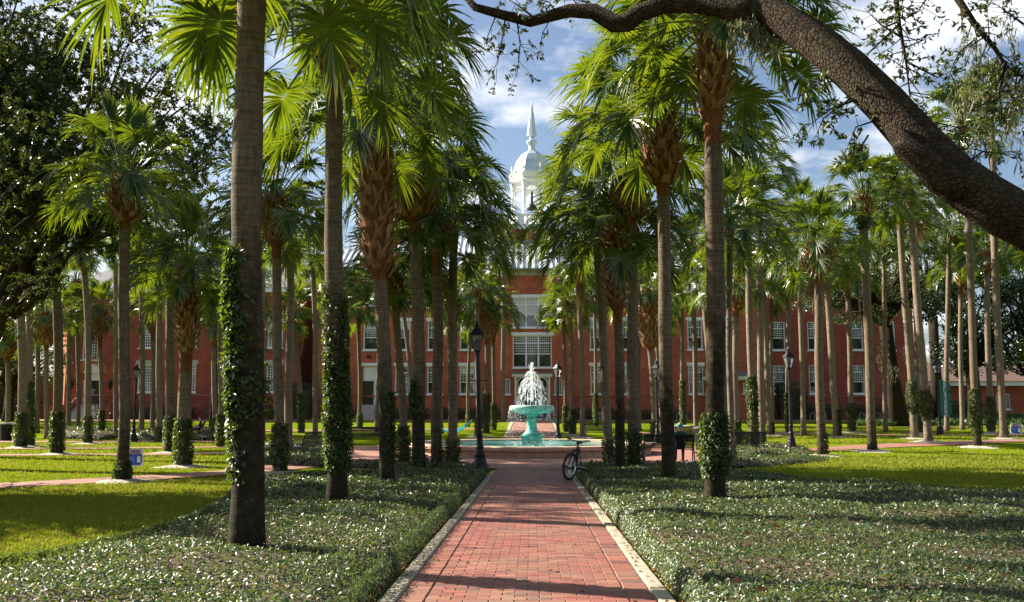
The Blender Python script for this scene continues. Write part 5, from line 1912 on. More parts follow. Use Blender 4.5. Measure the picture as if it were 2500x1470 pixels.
MB().lathe([(.36, .722), (.37, .78), (.30, .84), (.25, .9), (.21, 1.0), (.205, 1.3), (.24, 1.34), (.24, 1.40), (.20, 1.44), (.23, 1.52), (.36, 1.6)], 24).build('column', TEAL, ft, True)
MB().lathe([(.34, 1.6), (.62, 1.64), (.84, 1.72), (.92, 1.80), (.93, 1.88), (.90, 1.94), (.85, 1.95), (.80, 1.92), (.72, 1.88), (.1, 1.86)], 40).build('bowl', TEALP, ft, True)
MB().lathe([(.01, 1.925), (.80, 1.925)], 32, caps=False).build('bowl_water', WATER, ft)
MB().tube([(0, 0, 1.86), (0, 0, 2.15)], .03, 8).build('nozzle', BLACK, ft)
P, D, L, Wd = [], [], [], []


def streaks(p, d, l_, w_):
    P.append(p); D.append(d); L.append(l_); Wd.append(w_)


n = 420                                   # rising jet
z = rng.uniform(2.05, 3.62, n)
rr_ = np.abs(rng.normal(size=n)) * (.035 + .07 * np.clip((3.6 - z) / 1.5, 0, 1) * np.clip((z - 1.9), .2, 1))
an = rng.uniform(0, 6.283, n)
streaks(np.stack([rr_ * np.cos(an), rr_ * np.sin(an), z], 1), np.array([[0, 0, 1.0]]) + rng.normal(size=(n, 3)) * .25, rng.uniform(.05, .16, n), rng.uniform(.012, .035, n))
for (apex, vr, n, k) in ((3.38, .95, 420, 22), (3.12, 1.4, 480, 24), (2.8, 1.2, 160, 16)):
    aj = rng.integers(0, k, n) * (2 * math.pi / k) + rng.normal(size=n) * .02
    t = rng.uniform(.03, 1, n) ** .8 * math.sqrt((apex - 1.93) / 4.9)
    v_ = vr * rng.uniform(.85, 1.08, n)
    q_ = v_ * .5 * (1 - np.exp(-4.2 * t))
    streaks(np.stack([q_ * np.cos(aj), q_ * np.sin(aj), apex - 4.9 * t * t + rng.normal(size=n) * .012], 1),
            np.stack([v_ * np.cos(aj), v_ * np.sin(aj), -9.8 * t], 1), rng.uniform(.08, .22, n), rng.uniform(.003, .0065, n))
n = 2600                                  # spill from the bowl rim
aj = rng.normal(size=n) * .02 + rng.integers(0, 64, n) * (2 * math.pi / 64)
t = rng.uniform(0, 1, n) * .56
v_ = rng.uniform(.05, .45, n)
dens = rng.uniform(size=n) < .45 + .4 * np.sin(aj * 7) ** 2
r_ = .9 + v_ * t
streaks(np.stack([r_ * np.cos(aj), r_ * np.sin(aj), 1.86 - 4.9 * t * t], 1)[dens], np.stack([v_ * np.cos(aj), v_ * np.sin(aj), -9.8 * t - .5], 1)[dens], rng.uniform(.02, .08, n)[dens], rng.uniform(.006, .014, n)[dens])
n = 900                                   # splash
aj = rng.uniform(0, 6.283, n); r_ = 1.0 + np.abs(rng.normal(size=n)) * .16
streaks(np.stack([r_ * np.cos(aj), r_ * np.sin(aj), .34 + np.abs(rng.normal(size=n)) * .09], 1), randdir(n), rng.uniform(.02, .05, n), rng.uniform(.015, .03, n))
P = np.concatenate(P)
tag(leaves('water_spray', P, np.concatenate(D), randdir(len(P)), np.concatenate(L), np.concatenate(Wd), SPRAY, ft), 'white water jet and falling drops', kind='stuff')

# ------------------------------------------------------------------ lamp posts
def make_lamp():
    r_ = empty('lamp_post', (0, 0, 0), 0, 'x', 'lamp post', 'black lantern lamp posts')
    MB().lathe([(.24, 0), (.24, .06), (.21, .1), (.17, .36), (.15, .42), (.165, .46), (.12, .52), (.10, .66), (.12, .70), (.09, .76), (.085, .98), (.1, 1.02), (.075, 1.06)], 16).build('base', BLACK, r_)
    MB().lathe([(.068, 1.055), (.062, 2.0), (.055, 3.38), (.075, 3.40), (.075, 3.45), (.05, 3.48)], 12).build('shaft', BLACK, r_, False)
    MB().tube([(-.24, 0, 2.62), (.24, 0, 2.62)], .014, 6).lathe([(.03, -.03), (.03, .03)], 6, (-.25, 0, 2.62)).lathe([(.03, -.03), (.03, .03)], 6, (.25, 0, 2.62)).build('ladder_rest', BLACK, r_)
    fr = MB()
    b, t, z0, z1 = .085, .165, 3.50, 3.92
    fr.box(-.1, .1, -.1, .1, 3.46, 3.50)
    for sx in (-1, 1):
        for sy in (-1, 1):
            fr.tube([(sx * b, sy * b, z0), (sx * t, sy * t, z1)], .012, 5)
    fr.box(-t - .02, t + .02, -t - .02, t + .02, z1, z1 + .035)
    lf = fr.build('lantern_frame', BLACK, r_)
    for k in range(4):
        q = MB()
        q.add([(-b, -b, z0 + .005), (b, -b, z0 + .005), (t, -t, z1 - .005), (-t, -t, z1 - .005)], [(0, 1, 2, 3)])
        o = q.build('glass_pane', LGLASS, lf)
        o.rotation_euler = (0, 0, k * math.pi / 2)
    MB().lathe([(.04, 3.5), (.055, 3.6), (.09, 3.68), (.09, 3.78), (.03, 3.84)], 10).build('lamp_socket', SIGNW, lf)
    MB().lathe([(.27, 3.957), (.25, 4.0), (.18, 4.06), (.13, 4.12), (.10, 4.13), (.10, 4.16), (.06, 4.20)], 4, (0, 0, 0), True, R(45)).build('lantern_roof', BLACK, r_)
    MB().lathe([(.05, 4.19), (.065, 4.24), (.03, 4.28), (.04, 4.32), (.008, 4.40)], 8).build('finial', BLACK, r_)
    return r_


lamp0 = make_lamp()
LH = 4.40
LAMPS = [((1173, 1152), None, 'tall black lantern lamp post nearest, left of the path before the basin', -12),
         ((1933, 1098), None, 'black lamp post on the right lawn by the low jasmine patch', 0),
         ((325, 1080), None, 'black lamp post before the gridded window of the left building', 0),
         ((2296, 1063), None, 'black lamp post on the right carrying the green banner', 0),
         (None, (1362, 880), 'black lamp post just behind the fountain basin on the right', 0),
         (None, (980, 886), 'black lamp post half hidden behind the third and fourth left palms', 0),
         (None, (1604, 880), 'black lamp post hidden behind the second right palm', 0)]
lamp_pos = []
for i, (bq, tq, lb, leanpx) in enumerate(LAMPS):
    o = lamp0 if i == 0 else copy_tree(lamp0)
    if bq: p = hit(*bq)
    else:
        Y = FPX * (LH - EYE.z) / (HOR - tq[1])
        p = at(tq[0], 1000, Y); p.z = float(g(p.x, p.y))
    o.location = p
    o['label'] = lb
    o.rotation_euler = (0, R(leanpx / 359 * 57 * .9), R(8 * i + 4)) if leanpx else (0, 0, R(8 * i + 4))
    lamp_pos.append(p)

# banner with lettering
def text_mesh(name, txt, size, mat, parent, M4, extrude=.002, shear=0.0, bold=0.0):
    cu_ = bpy.data.curves.new(name, 'FONT')
    cu_.body = txt; cu_.size = size; cu_.extrude = extrude; cu_.shear = shear; cu_.offset = bold
    cu_.align_x = 'CENTER'; cu_.align_y = 'CENTER'
    tmp = bpy.data.objects.new('tmp', cu_)
    col.objects.link(tmp)
    dg = bpy.context.evaluated_depsgraph_get()
    me = bpy.data.meshes.new_from_object(tmp.evaluated_get(dg))
    bpy.data.objects.remove(tmp)
    me.materials.clear(); me.materials.append(mat)
    o = bpy.data.objects.new(name, me)
    link(o, parent)
    o.matrix_local = M4
    return o


p = lamp_pos[3]
bn = empty('banner', (p.x + .08, p.y, p.z), 0, 'dark green vertical banner lettered STETSON HATTERS on the right lamp post', 'banner')
bz0, bz1, bw_ = 1.05, 3.1, .62
mb = MB()
nn = 8
for i in range(nn + 1):
    t = i / nn
    yo = .10 * math.sin(t * 3.0) * t
    mb.v += [(t * bw_, yo, bz0 + .12 * t), (t * bw_, yo, bz1 - .22 * t * t), (t * bw_, yo + .012, bz0 + .12 * t), (t * bw_, yo + .012, bz1 - .22 * t * t)]
for i in range(nn):
    a_ = i * 4; b_ = a_ + 4
    mb.f += [(a_, b_, b_ + 1, a_ + 1), (a_ + 2, a_ + 3, b_ + 3, b_ + 2), (a_ + 1, b_ + 1, b_ + 3, a_ + 3), (a_, a_ + 2, b_ + 2, b_)]
mb.build('cloth', BANNER, bn)
text_mesh('lettering', 'STETSON HATTERS', .235, SIGNW, bn, Matrix.Translation((.31, .012, 2.02)) @ Matrix.Rotation(R(10), 4, 'Z') @ Matrix.Rotation(R(90), 4, 'X') @ Matrix.Rotation(R(90), 4, 'Z'), .012, .25, .006)
MB().tube([(-.08, 0, bz1 + .02), (bw_ + .02, 0, bz1 + .02)], .012, 6).build('banner_arm', BLACK, bn)
MB().tube([(-.08, 0, bz0 - .02), (bw_ + .02, 0, bz0 - .02)], .012, 6).build('banner_arm', BLACK, bn)

# ------------------------------------------------------------------ yard signs
def yard_sign(p, w, h, z0, rz, tilt, label, small):
    r_ = empty('yard_sign', p, rz, label, 'sign', 'blue yard signs')
    r_.rotation_euler = (0, tilt, rz)
    bd = MB().box(-w / 2, w / 2, -.005, .005, z0, z0 + h).build('board', SIGNW, r_)
    k = w / .4
    pts = [(-.14, .40), (.13, .40), (.12, .345), (.15, .29), (.18, .25), (.18, .10), (.12, .02), (-.09, .02), (-.15, .06), (-.19, .12), (-.19, .26), (-.13, .32)]
    f_ = MB()
    hs = h / .42
    f_.add([(x * k, -.0085, z0 + z * hs) for x, z in pts] + [(x * k, -.0055, z0 + z * hs) for x, z in pts], [tuple(range(len(pts)))])
    if f_.f: pass
    o = f_.build('blue_field', SIGNB, bd)
    MB().box(.05 * k, .145 * k, -.0115, -.0088, z0 + .09 * hs, z0 + .24 * hs).build('blank_panel', SIGNW, bd)
    RX = Matrix.Rotation(R(90), 4, 'X')
    for i, t in enumerate(('WANT TO LEARN', 'MORE ABOUT BEING', 'TOBACCO FREE?')):
        text_mesh('lettering', t, .033 * k, SIGNO, bd, Matrix.Translation((-.005 * k, -.0105, z0 + (.37 - .037 * i) * hs)) @ RX, .001, 0, .0008)
    for i in range(4):
        MB().box(-.15 * k, (-.03 + .02 * (i % 2)) * k, -.0105, -.0088, z0 + (.215 - .03 * i) * hs, z0 + (.224 - .03 * i) * hs).build('text_line', SIGNL, bd)
    for s in (-.55, .1):
        MB().tube([(s * w / 2 * .9, .003, -.05), (s * w / 2 * .9, .003, z0 + .1)], .004, 5).build('wire_leg', GALV, r_)


q = hit(328, 1172)
yard_sign(q, .40, .42, .34, R(-6), 0, 'blue and white yard sign beside the grey palm on the left lawn', False)
q = hit(2481, 1071)
yard_sign(q, .62, .52, .22, R(8), R(5), 'tilted blue yard sign at the right frame edge', True)
q = hit(1468, 1040)
yard_sign(q, .52, .46, .55, 0, 0, 'small blue yard sign before the wall right of the fountain', True)

# ------------------------------------------------------------------ benches
def make_bench():
    r_ = empty('park_bench', (0, 0, 0), 0, 'x', 'bench', 'black metal slat benches')
    Lb_ = 1.62
    # profile of the seat and back, y forward is -, z up
    seat = [(-.42 + .055 * i, .44 - .012 * math.sin(i / 7 * math.pi)) for i in range(8)]
    back = [(.02 + .018 * i + .004 * max(0, i - 5) ** 2, .50 + .047 * i) for i in range(9)]
    sm_ = MB().box(-Lb_ / 2, Lb_ / 2, -.018, .018, -.006, .006)
    me = None
    for (y, z) in seat:
        if me is None:
            o = sm_.build('slat', BLACK, r_); me = o.data
        else: o = link(bpy.data.objects.new('slat', me), r_)
        o.location = (0, y, z)
    for i, (y, z) in enumerate(back):
        o = link(bpy.data.objects.new('slat', me), r_)
        o.location = (0, y, z); o.rotation_euler = (R(72), 0, 0)
    MB().tube([(-Lb_ / 2, .20, .915), (Lb_ / 2, .20, .915)], .024, 8).build('top_rail', BLACK, r_)
    for s in (-1, 1):
        x = s * Lb_ / 2
        e = MB()
        e.tube([(x, .26, 0), (x, .10, .25), (x, .0, .44), (x, .06, .62), (x, .20, .91)], .021, 6)
        e.tube([(x, -.46, 0), (x, -.42, .25), (x, -.42, .43), (x, -.44, .60), (x, -.36, .66), (x, -.1, .66), (x, .07, .66)], .021, 6)
        e.tube([(x, -.42, .42), (x, .0, .42)], .018, 6)
        e.build('end_frame', BLACK, r_)
    MB().tube([(0, -.42, .42), (0, 0, .425), (0, .06, .62), (0, .19, .9)], .016, 6).build('centre_bar', BLACK, r_)
    return r_


bench0 = make_bench()
BEN = [((887, 1093), 8, 'black slat bench facing the plaza between the second and third left palms'),
       ((772, 1118), -118, 'black slat bench seen from behind, left of the fern collar palm'),
       ((1634, 1132), 176, 'black slat bench with a person on it, behind the second right palm'),
       ((1690, 1090), 12, 'black slat bench beyond the litter bin on the right'),
       ((1822, 1118), 155 - 310, 'black slat bench standing in the low jasmine on the right'),
       ((490, 1068), -75, 'far black bench with a seated person, left of the nearest trunk'),
       ((1462, 1075), 10, 'black bench partly hidden behind the leaning bare palm by the basin')]
bpos = []
for i, (q, rz, lb) in enumerate(BEN):
    o = bench0 if i == 0 else copy_tree(bench0)
    o.location = hit(*q); o.location.z += .03
    o.rotation_euler = (0, 0, R(rz))
    o['label'] = lb
    bpos.append((o.location.copy(), R(rz)))


def make_bin(p, label):
    r_ = empty('litter_bin', p, 0, label, 'litter bin', 'black litter bins')
    MB().lathe([(.26, .05), (.28, .8)], 20).build('liner', BLACK, r_)
    for k in range(20):
        an = 2 * math.pi * k / 20
        c_, s_ = math.cos(an), math.sin(an)
        mb = MB()
        mb.add([(.30 * c_ - .03 * s_, .30 * s_ + .03 * c_, 0), (.30 * c_ + .03 * s_, .30 * s_ - .03 * c_, 0), (.35 * c_ + .035 * s_, .35 * s_ - .035 * c_, .95), (.35 * c_ - .035 * s_, .35 * s_ + .035 * c_, .95)], [(0, 1, 2, 3)])
        mb.v += [(x * .96, y * .96, z) for x, y, z in mb.v[:4]]
        mb.f += [(7, 6, 5, 4), (0, 4, 5, 1), (1, 5, 6, 2), (2, 6, 7, 3), (3, 7, 4, 0)]
        mb.build('stave', BLACK, r_)
    MB().lathe([(.37, .94), (.41, .97), (.41, 1.0), (.18, 1.06), (.17, 1.02)], 24, caps=False).build('lid', GALV, r_)


make_bin(hit(1716, 1100), 'black slatted litter bin right of the seated person')
make_bin(hit(14, 1077), 'black litter bin at the left frame edge')

# ------------------------------------------------------------------ bicycle
def make_bike(p, heading, steer, lean, label):
    """heading: direction the bike points; built along +X (front), wheels in the XZ plane"""
    r_ = empty('bicycle', p, heading, label, 'bicycle')
    r_.rotation_euler = (lean, 0, heading)
    Rw, wb = .335, 1.06

    def wheel(parent, loc, rz=0.0):
        w = empty_child('wheel', parent, loc, rz)
        nseg = 40
        ty = MB()
        for i in range(nseg):
            a = 2 * math.pi * i / nseg
            for k in range(8):
                b = 2 * math.pi * k / 8
                rr_ = Rw - .026 + .026 * math.cos(b)
                ty.v.append((rr_ * math.cos(a), .024 * math.sin(b), rr_ * math.sin(a)))
        for i in range(nseg):
            for k in range(8):
                ty.f.append((i * 8 + k, i * 8 + (k + 1) % 8, ((i + 1) % nseg) * 8 + (k + 1) % 8, ((i + 1) % nseg) * 8 + k))
        ty.build('tyre', RUBBER, w, True)
        rm = MB()
        for i in range(nseg):
            a = 2 * math.pi * i / nseg
            for rr_, y in ((Rw - .052, -.014), (Rw - .052, .014), (Rw - .072, .011), (Rw - .072, -.011)):
                rm.v.append((rr_ * math.cos(a), y, rr_ * math.sin(a)))
        for i in range(nseg):
            for k in range(4):
                rm.f.append((i * 4 + k, i * 4 + (k + 1) % 4, ((i + 1) % nseg) * 4 + (k + 1) % 4, ((i + 1) % nseg) * 4 + k))
        rm.build('rim', CHROME, w)
        sp_ = MB()
        for i in range(28):
            a = 2 * math.pi * i / 28
            hb = a + (.5 if i % 2 else -.5)
            y = .03 if i % 4 < 2 else -.03
            sp_.tube([(.022 * math.cos(hb), y, .022 * math.sin(hb)), ((Rw - .07) * math.cos(a), 0, (Rw - .07) * math.sin(a))], .0022, 3, False)
        tag(sp_.build('spokes', CHROME, w), kind='stuff')
        MB().tube([(0, -.05, 0), (0, .05, 0)], .022, 10).build('hub', CHROME, w)
        return w

    def empty_child(name, parent, loc, rz=0.0):
        # the wheel part is a thin hub-axle mesh that carries tyre, rim and spokes
        o = MB().tube([(0, -.065, 0), (0, .065, 0)], .006, 6).build(name, CHROME, parent)
        o.location = loc; o.rotation_euler = (0, 0, rz)
        return o
    wheel(r_, (-wb / 2, 0, Rw))
    bbk = Vector((-.10, 0, .29)); st = Vector((-.26, 0, .72)); hd0 = Vector((.30, 0, .62)); hd1 = Vector((.27, 0, .78)); rx = Vector((-wb / 2, 0, Rw))
    f = MB()
    f.tube([bbk, st + (st - bbk) * .12], .019, 8); f.tube([bbk, hd0], .023, 8); f.tube([st, hd1 - Vector((0, 0, .03))], .019, 8); f.tube([hd0 - Vector((-.01, 0, .04)), hd1 + Vector((0, 0, .03))], .026, 10)
    for s in (-1, 1):
        f.tube([bbk + Vector((0, s * .03, 0)), rx + Vector((0, s * .06, 0))], .011, 6)
        f.tube([st + Vector((0, s * .02, 0)), rx + Vector((0, s * .06, 0))], .010, 6)
    f.build('frame', BLACK, r_)
    MB().tube([st, st + Vector((-.045, 0, .14))], .014, 8).build('seat_post', CHROME, r_)
    sd = MB()
    for (x, w_, z) in ((-.16, .075, .0), (-.08, .08, .005), (.0, .045, .0), (.08, .022, -.004), (.12, .012, -.01)):
        sd.v += [(x, -w_, z), (x, -w_ * .5, z + .028), (x, w_ * .5, z + .028), (x, w_, z), (x, 0, z - .02)]
    for i in range(4):
        for k in range(5): sd.f.append((i * 5 + k, i * 5 + (k + 1) % 5, (i + 1) * 5 + (k + 1) % 5, (i + 1) * 5 + k))
    sd.f += [(4, 3, 2, 1, 0), (20, 21, 22, 23, 24)]
    o = sd.build('saddle', BLACK, r_, True); o.location = st + Vector((-.02, 0, .16))
    MB().lathe([(.09, -.004), (.095, 0), (.09, .004)], 24).build('chainring', CHROME, r_)
    o = r_.children[-1]; o.location = bbk + Vector((0, -.05, 0)); o.rotation_euler = (R(90), 0, 0)
    for s in (-1, 1):
        c_ = MB().tube([(0, 0, 0), (.13 * s, 0, -.10 * s)], .010, 6).build('crank', CHROME, r_); c_.location = bbk + Vector((0, s * .075, 0))
        q = MB().box(-.045, .045, -.035, .035, -.012, .012).build('pedal', BLACK, r_); q.location = bbk + Vector((.13 * s, s * .12, -.10 * s))
    MB().tube([(-.18, .05, .26), (-.28, .16, .03), (-.30, .18, .0)], .008, 6).build('kickstand', CHROME, r_)
    # steered front end
    fk = MB().tube([(0, 0, .0), (-.035, 0, .12)], .019, 10).build('steerer', BLACK, r_)
    fk.location = hd1; fk.rotation_euler = (0, 0, steer)
    ax_l = Vector((wb / 2 - hd1.x, 0, Rw - hd1.z))
    g_ = MB()
    for s in (-1, 1):
        g_.tube([ax_l + Vector((0, s * .065, 0)), Vector((.12, s * .06, -.12)), Vector((.07, s * .055, -.06))], [.014, .018, .02], 8)
    g_.tube([(.07, -.055, -.06), (.07, .055, -.06)], .022, 8)
    g_.build('fork', BLACK, fk)
    w = wheel(fk, ax_l)
    hb = MB()
    hb.tube([(-.035, 0, .12), (.05, 0, .16)], .017, 8)
    hb.tube([(-.02, -.31, .20), (.03, -.12, .17), (.05, 0, .16), (.03, .12, .17), (-.02, .31, .20)], .0125, 8)
    hb.build('handlebar', BLACK, fk)
    for s in (-1, 1):
        MB().tube([(-.005, s * .20, .19), (-.025, s * .32, .20)], .018, 8).build('grip', RUBBER, fk)
        MB().tube([(.02, s * .17, .175), (.07, s * .21, .155), (.06, s * .28, .15)], .007, 6).build('brake_lever', CHROME, fk)
    MB().tube([(.02, .17, .17), (.13, .14, .05), (.10, .04, -.05)], .004, 5).build('brake_cable', BLACK, fk)
    MB().lathe([(.02, -.03), (.035, -.01), (.035, .02), (.02, .03)], 12, (.075, 0, .11)).build('headlight', CHROME, fk)
    return r_


bkp = hit(1397, 1178)
make_bike(Vector((bkp.x + .10, bkp.y + .62, bkp.z + .022)), R(-98), R(-25), R(-6), 'black and silver mountain bicycle standing on the path by the right kerb')

# ------------------------------------------------------------------ hammock
a = at(1076, 1044, 48); b = at(1152, 1024, 55)
hm = MB()
nu, nv = 22, 8
uvs = []
for i in range(nu + 1):
    t = i / nu
    c = a.lerp(b, t) - Vector((0, 0, .62 * math.sin(math.pi * t) ** .8 * (1 - .25 * t)))
    w = .07 + .52 * math.sin(math.pi * t)
    for j in range(nv + 1):
        q = j / nv - .5
        hm.v.append(c + Vector((.25 * q * w, -.9 * q * w, .45 * abs(q) * w * 1.6 + .1 * q * w)))
        uvs.append((t, j / nv))
for i in range(nu):
    for j in range(nv):
        k = i * (nv + 1) + j
        hm.f.append((k, k + nv + 1, k + nv + 2, k + 1))
hr = empty('hammock', (a + b) / 2 - Vector((0, 0, (a + b).z / 2)), 0, 'lime green and blue hammock slung behind the slim palm at the basin', 'hammock')
o = hm.build('cloth', HAMMOCK, hr, True)
o.location = -hr.location
uvl = o.data.uv_layers.new()
for lp_ in o.data.loops: uvl.data[lp_.index].uv = uvs[lp_.vertex_index]
o = MB().tube([b, at(1166, 1018, 56)], .012, 5).build('rope', BLACK, hr); o.location = -hr.location
o = MB().tube([a, at(1066, 1034, 47)], .012, 5).build('rope', BLACK, hr); o.location = -hr.location

# ------------------------------------------------------------------ people
def person(p, rz, label, top, bottom, hairm, seat_h=.45, cap=None):
    r_ = empty('person', p, rz, label, 'person')
    # skeleton of a seated figure facing -Y, sitting at seat_h
    J = {'pel': (0, .02, seat_h + .10), 'wai': (0, .06, seat_h + .28), 'che': (0, .08, seat_h + .48), 'nec': (0, .05, seat_h + .60), 'hed': (0, .01, seat_h + .70), 'crn': (0, .01, seat_h + .80)}
    E = [('pel', 'wai'), ('wai', 'che'), ('che', 'nec'), ('nec', 'hed'), ('hed', 'crn')]
    rad = {'pel': .15, 'wai': .13, 'che': .15, 'nec': .055, 'hed': .088, 'crn': .07}
    for s, n_ in ((-1, 'r'), (1, 'l')):
        J.update({'sh' + n_: (s * .17, .08, seat_h + .53), 'el' + n_: (s * .25, .0, seat_h + .29), 'wr' + n_: (s * .14, -.22, seat_h + .22), 'ha' + n_: (s * .10, -.30, seat_h + .20),
                  'hi' + n_: (s * .09, .0, seat_h + .09), 'kn' + n_: (s * .12, -.42, seat_h + .08), 'an' + n_: (s * .12, -.44, .09), 'to' + n_: (s * .13, -.58, .045)})
        E += [('che', 'sh' + n_), ('sh' + n_, 'el' + n_), ('el' + n_, 'wr' + n_), ('wr' + n_, 'ha' + n_), ('pel', 'hi' + n_), ('hi' + n_, 'kn' + n_), ('kn' + n_, 'an' + n_), ('an' + n_, 'to' + n_)]
        rad.update({'sh' + n_: .07, 'el' + n_: .05, 'wr' + n_: .034, 'ha' + n_: .038, 'hi' + n_: .095, 'kn' + n_: .065, 'an' + n_: .045, 'to' + n_: .04})
    keys = list(J)
    me = bpy.data.meshes.new('body')
    me.from_pydata([J[k] for k in keys], [(keys.index(a_), keys.index(b_)) for a_, b_ in E], [])
    tmp = link(bpy.data.objects.new('tmp', me))
    md = tmp.modifiers.new('skin', 'SKIN')
    for i, k in enumerate(keys):
        sv = me.skin_vertices[0].data[i]
        sv.radius = (rad[k], rad[k] * (.8 if k in ('pel', 'wai', 'che') else 1))
        sv.use_root = k == 'pel'
    tmp.modifiers.new('sub', 'SUBSURF').render_levels = 1
    tmp.modifiers['sub'].levels = 1
    dg = bpy.context.evaluated_depsgraph_get()
    m2 = bpy.data.meshes.new_from_object(tmp.evaluated_get(dg))
    bpy.data.objects.remove(tmp)
    m2.materials.clear()
    for mm in (SKIN, top, bottom, BLACK): m2.materials.append(mm)
    for pg in m2.polygons:
        c = pg.center
        if c.z > seat_h + .585: k = 0
        elif c.z < .13: k = 3
        elif c.y < -.235 and c.z > seat_h + .13: k = 0
        elif c.z > seat_h + .17 and not (c.y < -.05 and c.z < seat_h + .19): k = 1
        else: k = 2
        pg.material_index = k; pg.use_smooth = True
    body = link(bpy.data.objects.new('body', m2), r_)
    hr_ = MB()
    # hair shell over the back and top of the head
    for i in range(7):
        th = math.pi * .5 * i / 6
        for k in range(12):
            ph_ = 2 * math.pi * k / 12
            x, y, z = .098 * math.sin(th + .25) * math.sin(ph_), .105 * math.sin(th + .25) * math.cos(ph_), .12 * math.cos(th)
            if y < -.02: z = max(z, .05)
            hr_.v.append((x, .03 + y, seat_h + .75 + z - (.05 if y > .02 and i > 4 else 0)))
    for i in range(6):
        for k in range(12): hr_.f.append((i * 12 + k, i * 12 + (k + 1) % 12, (i + 1) * 12 + (k + 1) % 12, (i + 1) * 12 + k))
    hr_.f.append(tuple(range(12)))
    hr_.build('hair', hairm, r_, True)
    if cap is not None:
        MB().lathe([(.104, -.03), (.112, 0), (.108, .05), (.09, .075)], 14, (0, .03, seat_h + .76), False).build('headband', cap, r_, True)
        MB().lathe([(.02, -.05), (.05, -.02), (.055, .02), (.02, .05)], 10, (0, .11, seat_h + .84)).build('hair_bun', hairm, r_, True)
    # nose, ears, eyes, mouth
    MB().tube([(0, -.075, seat_h + .745), (0, -.10, seat_h + .715)], [.010, .015], 6).build('nose', SKIN, r_, True)
    for s in (-1, 1):
        MB().lathe([(.004, -.028), (.016, 0), (.004, .028)], 8, (s * .088, .01, seat_h + .74)).build('ear', SKIN, r_, True)
        MB().lathe([(.003, -.008), (.011, 0), (.003, .008)], 8, (s * .035, -.076, seat_h + .755)).build('eye', BLACK, r_, True)
        for q in range(5):
            fx = s * .10 + (q - 2) * .017 * 1.0
            ln = (.055, .072, .078, .07, .05)[q] * .9
            yy_ = -.325 if q != (4 if s > 0 else 0) else -.30
            MB().tube([(fx, yy_, seat_h + .20), (fx * 1.02, yy_ - ln * .6, seat_h + .20), (fx * .98, yy_ - ln * .9, seat_h + .175)], [.009, .0085, .007], 5).build('finger', SKIN, r_, True)
    MB().box(-.025, .025, -.088, -.080, seat_h + .675, seat_h + .682).build('mouth', plain('lip_%d' % len(MATS), (.35, .12, .1)), r_)
    return r_


TEE_D = plain('dark_teal_shirt', (.02, .06, .06), .85)
JEAN = plain('dark_jeans', (.03, .035, .06), .85)
TEE_R = plain('dark_red_top', (.16, .03, .025), .8)
HAIR_B = plain('brown_hair', (.06, .035, .02), .6)
HAIR_G = plain('grey_blond_hair', (.34, .28, .22), .6)
BAND = plain('teal_headband', (.02, .30, .36), .6)
p0, rz0 = bpos[2]
off = Vector((-.38, -.08, 0)); off.rotate(Matrix.Rotation(rz0, 3, 'Z'))
person(p0 + off, rz0, 'person in dark clothes and teal headband sitting with back to camera', TEE_D, JEAN, HAIR_G, .44, BAND)
p0, rz0 = bpos[5]
off = Vector((.35, -.08, 0)); off.rotate(Matrix.Rotation(rz0, 3, 'Z'))
person(p0 + off, rz0, 'person in dark red top sitting on the far left bench', TEE_R, JEAN, HAIR_B, .44)

# ------------------------------------------------------------------ bicycle racks by the building
def rack(p, n, label):
    r_ = empty('bike_rack', p, 0, label, 'bike rack', 'grey hoop bike racks')
    for i in range(n):
        x = i * .45
        pts = [(x, 0, -.05), (x, 0, .5)] + [(x + .18 - .18 * math.cos(t), 0, .55 + .2 * math.sin(t)) for t in np.linspace(0, math.pi, 9)] + [(x + .36, 0, .5), (x + .36, 0, -.05)]
        MB().tube(pts, .024, 6).build('hoop', GALV, r_)


for (u, n, lb) in ((2098, 2, 'grey hoop bike rack left of the thick right palm'), (2136, 2, 'grey hoop bike rack right of the thick right palm'), (1978, 3, 'low grey bike rack behind the boot head palm'), (1652, 2, 'grey bike rack under the right facade by the vine palm')):
    q = at(u, 1012, 75); q.z = float(g(q.x, q.y)); rack(q, n, lb)

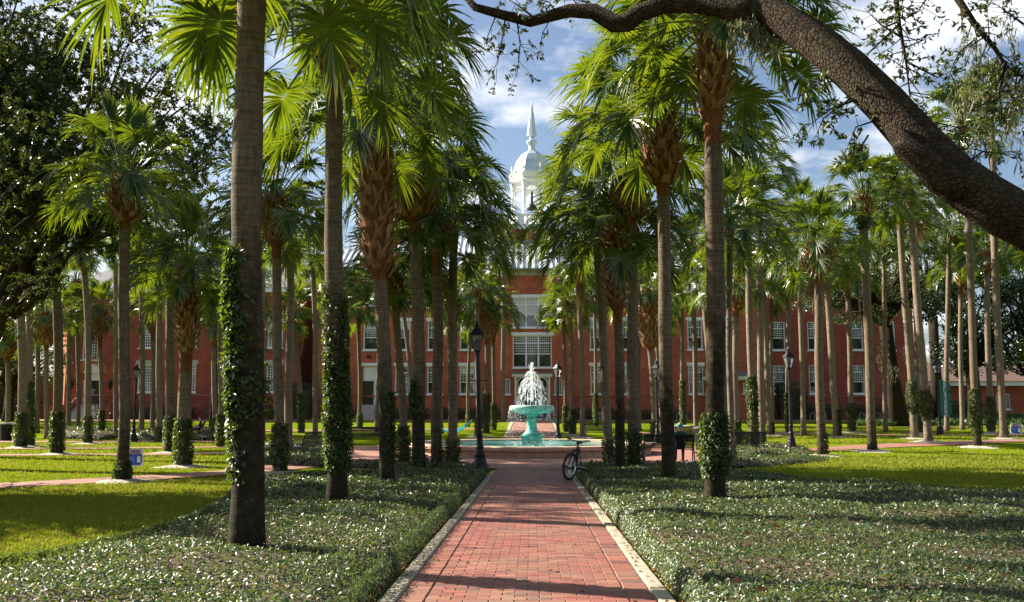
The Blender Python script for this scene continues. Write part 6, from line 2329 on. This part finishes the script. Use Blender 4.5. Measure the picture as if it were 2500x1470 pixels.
# ------------------------------------------------------------------ leaf litter
n = 480
px = np.concatenate([rng.uniform(-1.05, 1.05, 200), rng.choice([-1, 1], 280) * (1.05 + np.abs(rng.normal(size=280)) * .06)])
py = 5 + rng.uniform(0, 1, n) ** 1.4 * 20
zz_ = g(px, py) + np.where(np.abs(px) > 1.02, .045, .030)
D = randdir(n); D[:, 2] *= .15
sz = rng.uniform(.018, .055, n)
N = np.tile([[0, 0, 1.0]], (n, 1)) + rng.normal(size=(n, 3)) * .25
tag(leaves('leaf_litter', np.stack([px, py, zz_], 1), D, N, sz, sz * .5, LEAF_DRY, fold=.3), 'dry brown leaf litter along the kerbs and path', 'leaf litter', kind='stuff')
n = 900
px = rng.choice([-1, 1], n) * rng.uniform(1.3, 7, n); py = rng.uniform(6.5, 16, n)
ok_ = (np.abs(px) < py * .6 + .5) & ((poly_dist(px, py, Lb) > .1) | (poly_dist(px, py, Rb) > .1))
px, py = px[ok_], py[ok_]
sz = rng.uniform(.02, .06, len(px))
tag(leaves('bed_litter', np.stack([px, py, g(px, py) + .235 + rng.uniform(-.02, .03, len(px))], 1), randdir(len(px)) * np.array([[1, 1, .3]]), randdir(len(px)) * .5 + np.array([[0, 0, 1.0]]), sz, sz * .45, LEAF_DRY, fold=.35), 'dry oak leaves caught on top of the jasmine beds', 'leaf litter', kind='stuff')
n = 2600
sd = rng.choice([-1, 1], n)
px = sd * (1.18 + np.abs(rng.normal(size=n)) * .035); py = 5 + rng.uniform(0, 1, n) ** 1.3 * 19
D = randdir(n); sz = rng.uniform(.02, .045, n)
tag(leaves('bed_edge_litter', np.stack([px, py, g(px, py) + .02 + np.abs(rng.normal(size=n)) * .03], 1), D, randdir(n) + np.array([[0, 0, .6]]), sz, sz * .5, LEAF_DRY), 'brown leaves heaped between kerbs and jasmine', 'leaf litter', kind='stuff')
BIG = [((1810, 1303), 'big curled brown leaf on the right bed farther back'), ((1786, 1424), 'big curled brown leaf low on the right bed'), ((1840, 1442), 'flat brown leaf at the bottom of the right bed'), ((1883, 1287), 'small rust leaf on the right bed')]
for (uv, lb) in BIG:
    q = hit(uv[0], uv[1], .27)
    o = leaves('fallen_leaf', np.zeros((1, 3)), np.array([[1, .2, .12]]), np.array([[0, -.4, 1.0]]), .11, .05, LEAF_DRY, fold=.5)
    o.location = q; o.rotation_euler = (0, 0, random.uniform(-.4, .4))
    tag(o, lb, 'leaf', 'large fallen leaves on the right bed')
